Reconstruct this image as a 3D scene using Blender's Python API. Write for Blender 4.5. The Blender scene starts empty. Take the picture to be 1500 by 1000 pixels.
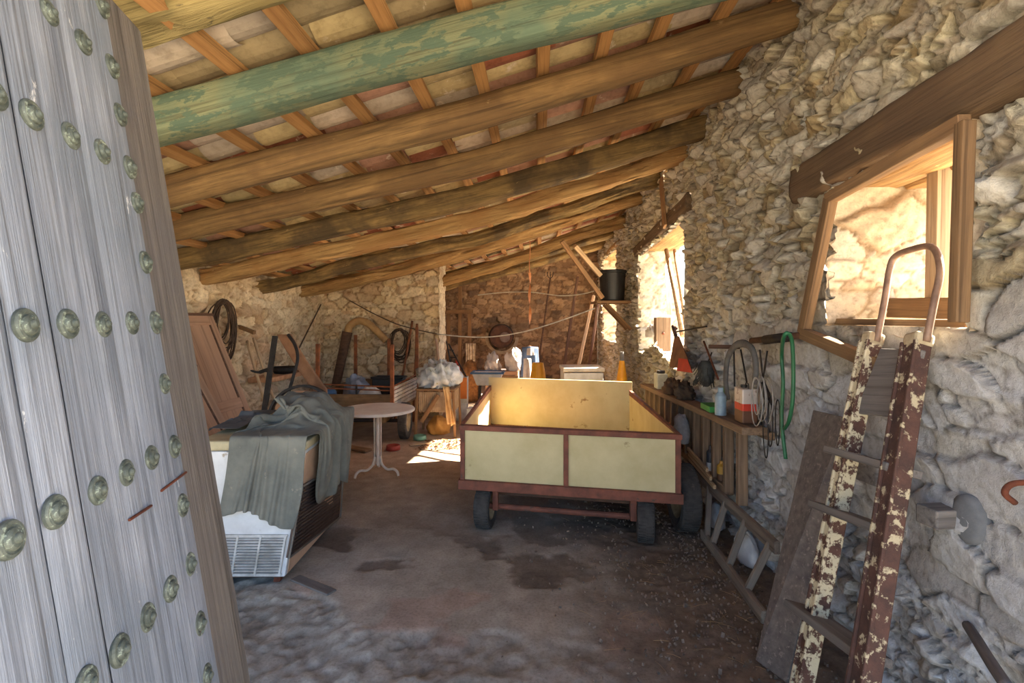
SUN, SKY, EXPO = 29.0, 0.28, 1.3
import bpy, math, random
import numpy as np
from mathutils import Vector, Matrix, Euler
random.seed(7)
C = bpy.context.scene.collection
PI = math.pi
CAMZ = 1.62
YAW = math.radians(3.05)
CA, SA = math.cos(YAW), math.sin(YAW)
F = 750.0
HOR = 470.0

def W(xc, d, z):
    """camera-frame ground coordinates (right, depth, height) -> world"""
    return Vector((xc*CA - d*SA, xc*SA + d*CA, z))

def P(px, py, X=None, Y=None, Z=None, D=None):
    """the point on the photo's ray (px, py) on a plane of the barn"""
    a = (px-750.0)/F
    b = (HOR-py)/F
    r = Vector((a*CA - SA, a*SA + CA, b))
    if D is not None: t = D
    elif X is not None: t = X/r.x
    elif Y is not None: t = Y/r.y
    else: t = (Z-CAMZ)/r.z
    return Vector((r.x*t, r.y*t, CAMZ + r.z*t))

# ------------------------------------------------------------------ noise
def _hash(ix, iy, seed):
    n = (ix.astype(np.int64)*374761393 + iy.astype(np.int64)*668265263 + int(seed)*1442695041) & 0xFFFFFFFF
    n = ((n ^ (n >> 13))*1274126177) & 0xFFFFFFFF
    n = (n ^ (n >> 16))
    n = (n*2246822519) & 0xFFFFFFFF
    n = n ^ (n >> 15)
    return (n & 0xFFFFFF)/float(0xFFFFFF)

def vnoise(x, y, seed=0):
    x = np.asarray(x, float); y = np.asarray(y, float)
    ix = np.floor(x); iy = np.floor(y)
    fx = x-ix; fy = y-iy
    fx = fx*fx*(3-2*fx); fy = fy*fy*(3-2*fy)
    a = _hash(ix, iy, seed); b = _hash(ix+1, iy, seed)
    c = _hash(ix, iy+1, seed); d = _hash(ix+1, iy+1, seed)
    return (a*(1-fx)+b*fx)*(1-fy) + (c*(1-fx)+d*fx)*fy

def fbm(x, y, seed=0, octv=4):
    s = 0; a = 0.5; t = 0
    for k in range(octv):
        s = s + a*vnoise(x*2**k+k*17.3, y*2**k-k*9.1, seed+k); t += a; a *= .5
    return s/t

def sstep(a, b, x):
    t = np.clip((x-a)/(b-a), 0, 1)
    return t*t*(3-2*t)

def voronoi(x, y, seed):
    """F1, F2, id-random and offset to the nearest cell point, on a jittered brick-like lattice"""
    ix = np.floor(x); iy = np.floor(y)
    f1 = np.full(x.shape, 9.0); f2 = np.full(x.shape, 9.0)
    i1 = np.zeros(x.shape); j1 = np.zeros(x.shape); dx1 = np.zeros(x.shape); dy1 = np.zeros(x.shape)
    for dy in (-1, 0, 1):
        for dx in (-2, -1, 0, 1, 2):
            cx = ix+dx; cy = iy+dy
            ox = cx + .5*(cy % 2) + .1 + .8*_hash(cx, cy, seed)
            oy = cy + .2 + .6*_hash(cx, cy, seed+5)
            sc = .75+.6*_hash(cx, cy, seed+9)
            ddx = x-ox; ddy = y-oy
            d = (np.abs(ddx)**2.6 + np.abs(ddy)**2.6)**(1/2.6)/sc
            m = d < f1
            f2 = np.where(m, f1, np.minimum(f2, d))
            i1 = np.where(m, cx, i1); j1 = np.where(m, cy, j1)
            dx1 = np.where(m, ddx, dx1); dy1 = np.where(m, ddy, dy1)
            f1 = np.where(m, d, f1)
    return f1, f2, i1, j1, dx1, dy1

# ------------------------------------------------------------------ materials
MATS = {}
def lin(c):
    return tuple(((v/255.0)/12.92 if v/255.0 <= .04045 else ((v/255.0+.055)/1.055)**2.4) for v in c) + (1.0,)

class NT:
    def __init__(s, name):
        s.m = bpy.data.materials.new(name); s.m.use_nodes = True
        s.t = s.m.node_tree; s.t.nodes.clear()
        s.out = s.n('ShaderNodeOutputMaterial'); s.b = s.n('ShaderNodeBsdfPrincipled')
        s.l(s.b.outputs[0], s.out.inputs[0])
        s.tc = s.n('ShaderNodeTexCoord')
    def n(s, t, **k):
        x = s.t.nodes.new(t)
        for a, v in k.items(): setattr(x, a, v)
        return x
    def l(s, a, b): s.t.links.new(a, b)
    def mapped(s, scale, src=None):
        mp = s.n('ShaderNodeMapping'); mp.inputs['Scale'].default_value = scale
        s.l(src or s.tc.outputs['Object'], mp.inputs['Vector']); return mp.outputs[0]
    def noise(s, vec, scale, detail=5, rough=.6, dist=0):
        x = s.n('ShaderNodeTexNoise'); x.inputs['Scale'].default_value = scale
        x.inputs['Detail'].default_value = detail; x.inputs['Roughness'].default_value = rough
        x.inputs['Distortion'].default_value = dist
        s.l(vec, x.inputs['Vector']); return x.outputs['Fac']
    def ramp(s, fac, stops, interp='LINEAR'):
        x = s.n('ShaderNodeValToRGB'); x.color_ramp.interpolation = interp
        e = x.color_ramp.elements
        while len(e) < len(stops): e.new(.5)
        for i, (p, c) in enumerate(stops):
            e[i].position = p; e[i].color = c if len(c) == 4 else tuple(c)+(1,)
        s.l(fac, x.inputs[0]); return x.outputs[0]
    def mix(s, fac, a, b, mode='MIX'):
        x = s.n('ShaderNodeMix'); x.data_type = 'RGBA'; x.blend_type = mode
        for sock, v in ((x.inputs[0], fac), (x.inputs[6], a), (x.inputs[7], b)):
            if hasattr(v, 'links'): s.l(v, sock)
            else: sock.default_value = v
        return x.outputs[2]
    def math(s, op, a, b):
        x = s.n('ShaderNodeMath'); x.operation = op
        for sock, v in ((x.inputs[0], a), (x.inputs[1], b)):
            if hasattr(v, 'links'): s.l(v, sock)
            else: sock.default_value = v
        return x.outputs[0]
    def bump(s, h, strength=.4, dist=.01):
        x = s.n('ShaderNodeBump'); x.inputs['Strength'].default_value = strength
        x.inputs['Distance'].default_value = dist
        s.l(h, x.inputs['Height']); s.l(x.outputs[0], s.b.inputs['Normal'])
    def color(s, c):
        if hasattr(c, 'links'): s.l(c, s.b.inputs['Base Color'])
        else: s.b.inputs['Base Color'].default_value = c
    def varied(s, c, amt):
        oi = s.n('ShaderNodeObjectInfo')
        hs = s.n('ShaderNodeHueSaturation')
        v = s.math('MULTIPLY_ADD', oi.outputs['Random'], amt*2); v.node.inputs[2].default_value = 1-amt
        s.l(v, hs.inputs['Value']); s.l(c, hs.inputs['Color']); return hs.outputs[0]

def wood(name, c1, c2, c3=None, scale=1.0, axis='X', rough=.85, bump=.5, vary=.12, patch=None):
    if name in MATS: return MATS[name]
    t = NT(name); k = (1.6*scale, 22*scale, 22*scale)
    if axis == 'Y': k = (k[1], k[0], k[1])
    if axis == 'Z': k = (k[1], k[1], k[0])
    v = t.mapped(k)
    g = t.noise(v, 1.0, 8, .65, .6)
    col = t.ramp(g, [(.3, lin(c1)), (.68, lin(c2))])
    big = t.noise(t.tc.outputs['Object'], 2.3*scale, 4, .6)
    if c3:
        col = t.mix(t.ramp(big, [(.45, (0, 0, 0)), (.62, (1, 1, 1))]), col, lin(c3))
    st = t.noise(t.mapped(tuple(q*2.6 if q > 5 else q*.35 for q in k)), 1.0, 4, .7, .2)
    col = t.mix(1.0, col, t.ramp(st, [(.32, (.50, .47, .44)), (.46, (.95, .95, .95)), (.7, (1.14, 1.12, 1.1))]), 'MULTIPLY')
    if patch:
        pn = t.noise(t.mapped((2.0, 5, 5)), 3.0, 8, .7, .3)
        col = t.mix(t.ramp(pn, [(patch[1], (0, 0, 0)), (patch[1]+.04, (1, 1, 1))]), col, lin(patch[0]))
    col = t.varied(col, vary)
    t.color(col); t.b.inputs['Roughness'].default_value = rough
    t.bump(t.math('ADD', g, t.math('MULTIPLY', st, .8)), bump, .012)
    MATS[name] = t.m; return t.m

def plain(name, c1, c2=None, scale=6, rough=.7, metal=0.0, bump=.15, vary=0.0, spot=None, emis=None):
    """painted metal, plastic, rubber, cloth: two blended tones, an optional sharp-edged second colour (rust, chips, dirt)"""
    if name in MATS: return MATS[name]
    t = NT(name); c2 = c2 or tuple(int(v*.8) for v in c1)
    g = t.noise(t.tc.outputs['Object'], scale, 7, .62)
    col = t.ramp(g, [(.34, lin(c2)), (.64, lin(c1))])
    if spot:
        sc, th, sz = spot
        sp = t.noise(t.tc.outputs['Object'], sz, 9, .68, .2)
        col = t.mix(t.ramp(sp, [(th, (0, 0, 0)), (th+.05, (1, 1, 1))]), col, lin(sc))
    if vary: col = t.varied(col, vary)
    t.color(col); t.b.inputs['Roughness'].default_value = rough; t.b.inputs['Metallic'].default_value = metal
    if bump: t.bump(t.noise(t.tc.outputs['Object'], scale*9, 5, .7), bump, .004)
    MATS[name] = t.m; return t.m

def attr_mat(name, scale=30, bump=.6, rough=.92, dist=.006, stain=None):
    """colour of each stone / tile from the mesh, broken up by fine noise"""
    if name in MATS: return MATS[name]
    t = NT(name)
    a = t.n('ShaderNodeAttribute'); a.attribute_name = 'Col'
    n1 = t.noise(t.tc.outputs['Object'], scale, 8, .7)
    n2 = t.noise(t.tc.outputs['Object'], scale*.18, 5, .6)
    col = t.mix(1.0, a.outputs['Color'], t.ramp(n1, [(.28, (.62, .6, .57)), (.5, (.98, .98, .98)), (.72, (1.12, 1.12, 1.12))]), 'MULTIPLY')
    col = t.mix(1.0, col, t.ramp(n2, [(.3, (.86, .83, .8)), (.7, (1.06, 1.06, 1.06))]), 'MULTIPLY')
    if stain:
        sp = t.noise(t.tc.outputs['Object'], stain[2], 7, .7, .3)
        col = t.mix(t.ramp(sp, [(stain[1], (0, 0, 0)), (stain[1]+.09, (1, 1, 1))]), col, lin(stain[0]))
    t.color(col); t.b.inputs['Roughness'].default_value = rough
    n3 = t.noise(t.tc.outputs['Object'], scale*2.6, 6, .75)
    t.bump(t.math('ADD', t.math('MULTIPLY', n3, .45), n1), bump, dist)
    MATS[name] = t.m; return t.m

# ------------------------------------------------------------------ meshes
class MB:
    def __init__(s): s.v = []; s.f = []
    def add(s, vs, fs, M=None):
        b = len(s.v)
        s.v += [tuple(M @ Vector(p)) if M is not None else tuple(p) for p in vs]
        s.f += [tuple(i+b for i in f) for f in fs]; return s
    def box(s, c, size, M=None):
        x, y, z = [q/2 for q in size]; cx, cy, cz = c
        vs = [(cx+i*x, cy+j*y, cz+k*z) for i in (-1, 1) for j in (-1, 1) for k in (-1, 1)]
        fs = [(0, 1, 3, 2), (4, 6, 7, 5), (0, 4, 5, 1), (2, 3, 7, 6), (0, 2, 6, 4), (1, 5, 7, 3)]
        return s.add(vs, fs, M)
    def hexa(s, b4, t4):
        """eight corners: bottom loop, top loop"""
        return s.add(list(b4)+list(t4), [(3, 2, 1, 0), (4, 5, 6, 7), (0, 1, 5, 4), (1, 2, 6, 5), (2, 3, 7, 6), (3, 0, 4, 7)])
    def slab(s, q, th):
        """quad with thickness th along its normal (behind it)"""
        q = [Vector(p) for p in q]
        n = (q[1]-q[0]).cross(q[3]-q[0]).normalized()
        return s.hexa([p-n*th for p in q], q)
    def tube(s, pts, r, seg=8, cap=True, flat=None):
        pts = [Vector(p) for p in pts]; n = len(pts)
        rr = r if isinstance(r, (list, tuple)) else [r]*n
        T = [(pts[min(i+1, n-1)]-pts[max(i-1, 0)]).normalized() for i in range(n)]
        ref = Vector((0, 0, 1)) if abs(T[0].z) < .9 else Vector((1, 0, 0))
        u = T[0].cross(ref).normalized(); vs = []
        for i in range(n):
            u = (u - T[i]*u.dot(T[i])).normalized(); w = T[i].cross(u)
            for k in range(seg):
                a = 2*PI*k/seg
                vs.append(pts[i]+(u*math.cos(a)+w*math.sin(a)*(flat or 1))*rr[i])
        fs = [(i*seg+k, i*seg+(k+1) % seg, (i+1)*seg+(k+1) % seg, (i+1)*seg+k) for i in range(n-1) for k in range(seg)]
        if cap: fs += [tuple(range(seg))[::-1], tuple((n-1)*seg+k for k in range(seg))]
        return s.add(vs, fs)
    def lathe(s, prof, seg=32, M=None):
        vs = []; n = len(prof)
        for r, z in prof:
            for k in range(seg):
                a = 2*PI*k/seg; vs.append((r*math.cos(a), r*math.sin(a), z))
        fs = [(i*seg+k, i*seg+(k+1) % seg, (i+1)*seg+(k+1) % seg, (i+1)*seg+k) for i in range(n-1) for k in range(seg)]
        if prof[0][0] > 1e-6 and prof[0] != prof[-1]: fs.append(tuple(range(seg))[::-1])
        if prof[-1][0] > 1e-6 and prof[0] != prof[-1]: fs.append(tuple((n-1)*seg+k for k in range(seg)))
        return s.add(vs, fs, M)
    def grid(s, A, closed=False):
        """array (n, m, 3)"""
        n, m = A.shape[:2]
        vs = [tuple(p) for p in A.reshape(-1, 3)]
        fs = [(i*m+j, i*m+(j+1), (i+1)*m+(j+1), (i+1)*m+j) for i in range(n-1) for j in range(m-1)]
        return s.add(vs, fs)
    def build(s, name, mat, parent=None, M=None, smooth=False, bevel=0.0, solid=0.0, sub=0):
        me = bpy.data.meshes.new(name); me.from_pydata(s.v, [], s.f); me.update()
        if smooth: me.polygons.foreach_set('use_smooth', [True]*len(me.polygons))
        me.materials.append(mat)
        o = bpy.data.objects.new(name, me); C.objects.link(o)
        W_ = M if M is not None else Matrix.Identity(4)
        if parent is not None:
            o.parent = parent
            o.matrix_parent_inverse = WM[parent.name].inverted()
        o.matrix_basis = W_
        WM[o.name] = W_.copy()
        if solid:
            md = o.modifiers.new('Solidify', 'SOLIDIFY'); md.thickness = solid; md.offset = 0
        if sub:
            md = o.modifiers.new('Subdivision', 'SUBSURF'); md.levels = sub; md.render_levels = sub
        if bevel:
            md = o.modifiers.new('Bevel', 'BEVEL'); md.width = bevel; md.segments = 2; md.limit_method = 'ANGLE'
        return o
WM = {}

def tag(o, label, cat, group=None, kind=None):
    o['label'] = label; o['category'] = cat
    if group: o['group'] = group
    if kind: o['kind'] = kind
    return o

def thing(name, label, cat, loc, group=None, kind=None):
    o = bpy.data.objects.new(name, None); C.objects.link(o); o.location = loc
    o.empty_display_size = .1
    WM[o.name] = Matrix.Translation(Vector(loc))
    return tag(o, label, cat, group, kind)

def frame(p0, p1, up=(0, 0, 1)):
    """matrix whose X axis runs p0 -> p1, Z near up; origin at p0"""
    p0 = Vector(p0); x = (Vector(p1)-p0).normalized(); up = Vector(up)
    if abs(x.dot(up)) > .98: up = Vector((0, 1, 0))
    y = up.cross(x).normalized(); z = x.cross(y)
    M = Matrix((x, y, z)).transposed().to_4x4(); M.translation = p0
    return M

def stick(name, p0, p1, w, h, mat, parent=None, up=(0, 0, 1), bevel=.004, roll=0):
    """a sawn piece of timber or bar from p0 to p1, grain along it"""
    L = (Vector(p1)-Vector(p0)).length
    M = frame(p0, p1, up)
    if roll: M = M @ Matrix.Rotation(roll, 4, 'X')
    return MB().box((L/2, 0, 0), (L, w, h)).build(name, mat, parent, M, bevel=bevel)

def log(name, pts, w, h, mat, sq=2.0, wob=.012, rough=.01, seed=0, parent=None, seg=28, n=90, taper=1.0, split=0.0):
    """a hewn or round trunk along pts: superellipse section w x h, with bumps"""
    pts = [Vector(p) for p in pts]
    M = frame(pts[0], pts[-1]); Mi = M.inverted()
    lp = [Mi @ p for p in pts]
    cum = [0]
    for i in range(1, len(lp)): cum.append(cum[-1]+(lp[i]-lp[i-1]).length)
    L = cum[-1]; mb = MB(); vs = []
    for i in range(n+1):
        t = L*i/n
        k = max(j for j in range(len(cum)) if cum[j] <= t+1e-9); k = min(k, len(lp)-2)
        a = (t-cum[k])/(cum[k+1]-cum[k]); a2 = a
        c = lp[k].lerp(lp[k+1], a2)
        oy = (float(fbm(np.array(t*1.3), np.array(.5), seed, 2))-.5)*2*wob
        oz = (float(fbm(np.array(t*1.1), np.array(7.5), seed+3, 2))-.5)*2*wob
        ts = 1+(taper-1)*t/L
        for q in range(seg):
            th = 2*PI*q/seg; ct, st = math.cos(th), math.sin(th)
            y = abs(ct)**(2/sq)*math.copysign(1, ct)*w/2*ts; z = abs(st)**(2/sq)*math.copysign(1, st)*h/2*ts
            nn = float(fbm(np.array(t*2.2), np.array(q*.55), seed+11, 3))-.5
            if q >= seg-3: 
                n2 = float(fbm(np.array(t*2.2), np.array((q-seg)*.55), seed+11, 3))-.5
                b = (q-(seg-3))/3.0; nn = nn*(1-b)+n2*b
            if split:
                sv = abs(float(fbm(np.array(t*.45), np.array(math.cos(th)*2.6+math.sin(th)*1.7+seed), seed+31, 3))-.5)
                nn -= max(0, .055-sv)*18*split
            g = 1+nn*2*rough/(max(w, h)/2)
            vs.append((c.x, c.y+oy+y*g, c.z+oz+z*g))
    fs = [(i*seg+k, i*seg+(k+1) % seg, (i+1)*seg+(k+1) % seg, (i+1)*seg+k) for i in range(n) for k in range(seg)]
    fs += [tuple(range(seg))[::-1], tuple(n*seg+k for k in range(seg))]
    return mb.add(vs, fs).build(name, mat, parent, M, smooth=True)

def curve_pts(pts, n=8):
    """Catmull-Rom through pts"""
    p = [Vector(q) for q in pts]; p = [p[0]*2-p[1]]+p+[p[-1]*2-p[-2]]; out = []
    for i in range(1, len(p)-2):
        for k in range(n):
            t = k/n
            out.append(.5*((2*p[i])+(p[i+1]-p[i-1])*t+(2*p[i-1]-5*p[i]+4*p[i+1]-p[i+2])*t*t+(3*p[i]-p[i-1]-3*p[i+1]+p[i+2])*t**3))
    out.append(p[-2]); return out

def attr_mesh(name, V, Fc, col, mat, smooth=True, parent=None):
    me = bpy.data.meshes.new(name)
    me.from_pydata([tuple(v) for v in V.tolist()], [], [tuple(f) for f in Fc.tolist()])
    me.update()
    a = me.color_attributes.new('Col', 'FLOAT_COLOR', 'POINT')
    c4 = np.ones((len(V), 4), np.float32); c4[:, :3] = col
    a.data.foreach_set('color', c4.ravel())
    me.polygons.foreach_set('use_smooth', [smooth]*len(me.polygons))
    me.materials.append(mat)
    o = bpy.data.objects.new(name, me); C.objects.link(o)
    WM[o.name] = Matrix.Identity(4)
    if parent is not None:
        o.parent = parent; o.matrix_parent_inverse = WM[parent.name].inverted()
    return o

def A3(c): return np.array(lin(c)[:3])

def stones(u, v, seed, cw, ch, amp, pal, wash, mortar, skew=0.0, tilt=1.0, jw=(.02, .15), fine=1.0, flat=.35):
    """displacement and colour of a rubble wall at (u along, v up); pal = list of stone colours,
    wash = (colour, mask array 0..1), mortar colour. cw/ch arrays or floats: stone size"""
    wu = u + .07*(fbm(u*5, v*5, seed+40, 3)-.5)*2 + skew*v
    wv = v + .05*(fbm(u*4+9, v*6, seed+50, 3)-.5)*2 + .05*(fbm(u*.9, v*.5, seed+60, 2)-.5)*2
    f1, f2, i, j, dx, dy = voronoi(wu/cw, wv/ch, seed)
    e = f2-f1
    r1 = _hash(i, j, seed+21); r2 = _hash(i, j, seed+22); r3 = _hash(i, j, seed+23); r4 = _hash(i, j, seed+24)
    body = sstep(jw[0], jw[1], e)
    rnd = (1-np.clip(f1, 0, 1)**2*flat)
    h = body*(.30+.70*r1)*rnd + tilt*body*((r2-.5)*dx*1.5 + (r3-.5)*dy*1.7)
    # a second, smaller set of chips fills the joints and breaks the big faces
    g1, g2, a, b, _, _ = voronoi(wu/(cw*.42), wv/(ch*.5), seed+70)
    chip = sstep(.02, .17, g2-g1)*(.2+.5*_hash(a, b, seed+71))
    pick = (_hash(np.floor(wu/(cw*1.9)), np.floor(wv/(ch*2.2)), seed+80) > .45)*.6
    h = np.where(r4 > .72, np.maximum(h*.35, chip*.9), np.maximum(h, chip*.38))
    ck = np.where(r4 > .72, _hash(a, b, seed+72), r1)
    h = h*amp + (fbm(u*20, v*30, seed+90, 4)-.5)*.024*fine*(.4+.6*body) + (np.abs(fbm(u*11+dx*2, v*34, seed+92, 3)-.5))*-.034*fine*body + (fbm(u*1.1, v*1.3, seed+95, 3)-.5)*.05
    idx = np.minimum((ck*len(pal)).astype(int), len(pal)-1)
    pc = np.stack([A3(c) for c in pal])[idx]
    pc = pc*(.82+.36*_hash(i, j, seed+25))[..., None]
    wc, wm = wash
    wm = np.clip(wm + (r2-.5)*.5, 0, 1)[..., None]
    pc = pc*(1-wm) + A3(wc)*(.88+.2*r3)[..., None]*wm
    mk = (1-sstep(.02, .13, np.where(r4 > .72, g2-g1, e)))*.85
    mk = (mk*(1-.45*wm[..., 0]))[..., None]
    col = pc*(1-mk)+A3(mortar)*mk
    return h, col

def stone_wall(name, us, vs, place, seed, cw, ch, amp, pal, wash, mortar, holes=(), top=None, mat=None, skew=0., parent=None, pick=None):
    """grid over us x vs; place(u, v, h) -> (n,3) points; holes = [(u0,u1,v0,v1)] with ragged edges"""
    U, V = np.meshgrid(us, vs, indexing='ij')
    if pick is None:
        h, col = stones(U, V, seed, cw, ch, amp, pal, (wash[0], wash[1](U, V)), mortar, skew)
    else:
        a, b = cw(0, 0), ch(0, 0); wv = (wash[0], wash[1](U, V))
        h, col = stones(U, V, seed, a[0], b[0], amp, pal, wv, mortar, skew)
        h2, col2 = stones(U, V, seed+500, a[1], b[1], amp*.80, pal, wv, mortar, skew, .5, (.006, .06), .42, .12)
        k = pick(U, V); h = np.where(k, h2, h); col = np.where(k[..., None], col2, col)
    pts = place(U.ravel(), V.ravel(), h.ravel())
    n, m = U.shape
    I, J = np.meshgrid(np.arange(n-1), np.arange(m-1), indexing='ij')
    fc = np.stack([I*m+J, (I+1)*m+J, (I+1)*m+J+1, I*m+J+1], -1).reshape(-1, 4)
    cu = U.ravel()[fc].mean(1); cv = V.ravel()[fc].mean(1)
    keep = np.ones(len(fc), bool)
    rag = (fbm(cu*6, cv*6, seed+3, 2)-.5)*.09
    rag2 = (fbm(cu*7+4, cv*7, seed+4, 2)-.5)*.09
    for q in holes:
        if callable(q): keep &= ~q(cu, cv)
        else:
            a, b, c, d = q
            keep &= ~((cu > a+rag) & (cu < b+rag2) & (cv > c) & (cv < d))
    if top is not None: keep &= cv < top(cu)
    fc = fc[keep]
    used = np.unique(fc); remap = -np.ones(n*m, int); remap[used] = np.arange(len(used))
    o = attr_mesh(name, pts[used], remap[fc], col.reshape(-1, 3)[used], mat, True, parent)
    return o
# ================================================================== setting
XR, XL, YB, YM = 1.55, -3.72, 13.2, 8.62      # right wall, left wall, back wall, middle wall
def roof_z(x): return 3.61 + .255*(x-1.55)

WALLM = attr_mat('rubble_stone', 30, .9, dist=.012)
PALE = [(190, 178, 142), (172, 152, 114), (200, 190, 160), (158, 146, 120), (206, 196, 168), (180, 166, 132)]
WARM = [(206, 176, 132), (216, 188, 148), (188, 152, 112), (226, 204, 168), (200, 164, 128)]
DULL = [(150, 120, 92), (134, 106, 82), (168, 136, 104), (120, 98, 80), (176, 146, 116)]
PINK = [(212, 172, 148), (200, 156, 130), (222, 186, 162), (192, 150, 128)]

# right wall: fine grid near the camera, coarser far away
us = np.concatenate([np.arange(.9, 3.6, .0115), np.arange(3.6, 6.5, .017), np.arange(6.5, YB+.05, .032)])
vs = np.concatenate([np.arange(-.04, 3.62, .0125)])
def rcw(u, v): return (.15, .34)
def rch(u, v): return (.070, .125)
def rbig(u, v):
    n = (fbm(u*2.5, v*3, 340, 3)-.5)
    return (v + n*.5 < 1.95 - .25*sstep(2.2, 3.6, u)) & (u + n*.8 < 4.2) & (v > .55+n*.6)
def rwash(u, v):
    m = .26+.60*sstep(1.75, 1.25, v+.3*(fbm(u*2, v*2, 300, 3)-.5))*sstep(6.2, 4.2, u)
    return m
def rplace(u, v, h):
    return np.stack([XR-h, u, v], -1)
RAG = 0.0
W1 = (1.90, 2.74, 1.60, 2.30)
W2 = (5.42, 7.85, 1.22, 2.68)
W3 = (10.1, 12.3, 1.2, 3.05)
def w2hole(cu, cv):
    w = (fbm(cu*5, cv*5, 12, 2)-.5)*.16
    return (cu > W2[0]+w) & (cu < W2[1]+w*.4) & (cv > W2[2]+.10*np.sin(cu*3)+w) & (cv < W2[3]+(cu-5.4)*-.035)
def gap_hole(cu, cv):
    return ((cu-6.2)/.16)**2+((cv-3.42)/.12)**2 < 1+(fbm(cu*9, cv*9, 5, 2)-.5)*.8
wr = stone_wall('wall_right', us, vs, rplace, 11, rcw, rch, .085, PALE, ((204, 209, 218), rwash), (96, 82, 62),
                holes=[W1, w2hole, W3, gap_hole], mat=WALLM, pick=rbig)
wr['kind'] = 'structure'

def reveal(name, w, seed, pal, depth=.52, cw=.26, ch=.17, step=.016, wcol=(232, 226, 214), near=True, wm=.45, amp=.055, cap=True):
    y0, y1, z0, z1 = w
    xs = np.arange(XR-.05, XR+depth, step); zs = np.arange(z0-.06, z1+.09, step)
    f = (wcol, lambda u, v: np.full(u.shape, wm))
    obs = [stone_wall('wall_'+name+'_far_side', xs, zs, lambda u, v, h: np.stack([u, y1+.05-h, v], -1), seed, cw, ch, amp, pal, f, (140, 112, 78), mat=WALLM)]
    obs.append(stone_wall('wall_'+name+'_near_side', xs, zs, lambda u, v, h: np.stack([u, y0-.05+h, v], -1), seed+1, cw, ch, amp, pal, f, (140, 112, 78), mat=WALLM))
    ys = np.arange(y0-.06, y1+.06, step*1.2)
    obs.append(stone_wall('wall_'+name+'_sill', xs, ys, lambda u, v, h: np.stack([u, v, z0-.06+h*.7], -1), seed+2, .3, .3, .05, pal, f, (140, 112, 78), mat=WALLM))
    for o in obs: o['kind'] = 'structure'
reveal('window_one', W1, 31, [(226, 204, 168), (232, 214, 186), (214, 186, 150)], depth=.55, cw=.42, ch=.2)
reveal('window_two', W2, 41, PALE, depth=.6, step=.03, wm=.6)
reveal('window_three', W3, 51, WARM, depth=.6, step=.04)
# rubble packed under the heads of the two far openings is closed by timber lintels below
# left wall
us = np.arange(.9, YM+.1, .024); vs = np.arange(-.04, 2.5, .024)
wl = stone_wall('wall_left', us, vs, lambda u, v, h: np.stack([XL+h, u, v], -1), 61, .22, .12, .075, WARM,
                ((232, 218, 192), lambda u, v: np.full(u.shape, .3)+.3*sstep(.4, .6, fbm(u*1.5, v*1.5, 8, 3))), (140, 104, 66), mat=WALLM)
wl['kind'] = 'structure'
# the cross wall that closes the left bay, with its free end at the passage
us = np.arange(XL-.1, -1.68, .021); vs = np.arange(-.04, 2.9, .021)
wm_ = stone_wall('wall_middle', us, vs, lambda u, v, h: np.stack([u, YM-h, v], -1), 71, .25, .13, .07, WARM,
                 ((236, 222, 196), lambda u, v: np.full(u.shape, .32)), (136, 100, 62), mat=WALLM, top=lambda u: roof_z(u)-.16)
wm_['kind'] = 'structure'
us = np.arange(YM-.06, YM+.55, .024)
we = stone_wall('wall_middle_end', us, np.arange(-.04, 2.78, .024), lambda u, v, h: np.stack([-1.70+h*.6, u, v], -1), 75, .25, .14, .05, WARM,
                ((236, 222, 196), lambda u, v: np.full(u.shape, .5)), (140, 104, 66), mat=WALLM)
we['kind'] = 'structure'
us = np.arange(-4.3, XR+.7, .03); vs = np.arange(-.04, 3.75, .03)
wb = stone_wall('wall_back', us, vs, lambda u, v, h: np.stack([u, YB-h, v], -1), 81, .24, .12, .06, DULL,
                ((190, 160, 128), lambda u, v: np.full(u.shape, .12)), (112, 84, 60), mat=WALLM)
wb['kind'] = 'structure'
MB().slab([(XL, YM+.5, 0), (XL, YB, 0), (XL, YB, 3), (XL, YM+.5, 3)], .1).build('wall_left_rear', plain('old_plaster', (176, 146, 112)))['kind'] = 'structure'

# floor
fx = np.concatenate([np.arange(-4.2, -2.2, .06), np.arange(-2.2, 1.75, .017)]); fy = np.concatenate([np.arange(-1.0, 2.0, .08), np.arange(2.0, 6.2, .017), np.arange(6.2, 13.4, .05)])
U, V = np.meshgrid(fx, fy, indexing='ij')
n1 = fbm(U*1.4, V*1.4, 201, 5); n2 = fbm(U*5, V*5, 202, 4); n3 = fbm(U*24, V*24, 203, 3)
# boundary of the rough grey slab in front of the freezer: a ragged diagonal edge
edge = (V - (3.05 - .62*(U+1.45))) + (fbm(U*3.2, V*3.2, 205, 4)-.5)*.30
rough = sstep(.03, -.03, edge)*sstep(-.1, -.9, U-.25+(n1-.5)*2.2)
rough = np.maximum(rough, sstep(2.62, 2.45, V+(n2-.5)*.6)*sstep(.7, -.3, U)*.8)
dirt = sstep(.15, .75, U + .35*(n1-.5)*2 - .06*(V-4) + (n2-.5)*.5)*sstep(7.5, 5.0, V)
patch = sstep(.50, .56, fbm(U*1.9+3, V*2.4, 211, 5))*(1-dirt)*sstep(4.3, 3.6, V)
dusty = sstep(.47, .6, fbm(U*1.1, V*.9, 215, 4))
zz = -.004 + (n1-.5)*.02 + rough*(-.016+(n2-.5)*.055+(n3-.5)*.026) + dirt*((n3-.5)*.02+(n2-.5)*.018) + patch*(-.007+(n3-.5)*.006)
base = A3((160, 153, 144))*(.8+.4*n1)[..., None]
base = base*(1-.45*dusty[..., None])+A3((174, 166, 158))*.45*dusty[..., None]
warmz = sstep(4.6, 6.5, V)[..., None]
base = base*(1-warmz)+A3((184, 158, 134))*(.85+.3*n2)[..., None]*warmz
base = base*(1-patch[..., None]*.75)+A3((98, 84, 74))*(.8+.5*n2)[..., None]*patch[..., None]*.75
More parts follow.
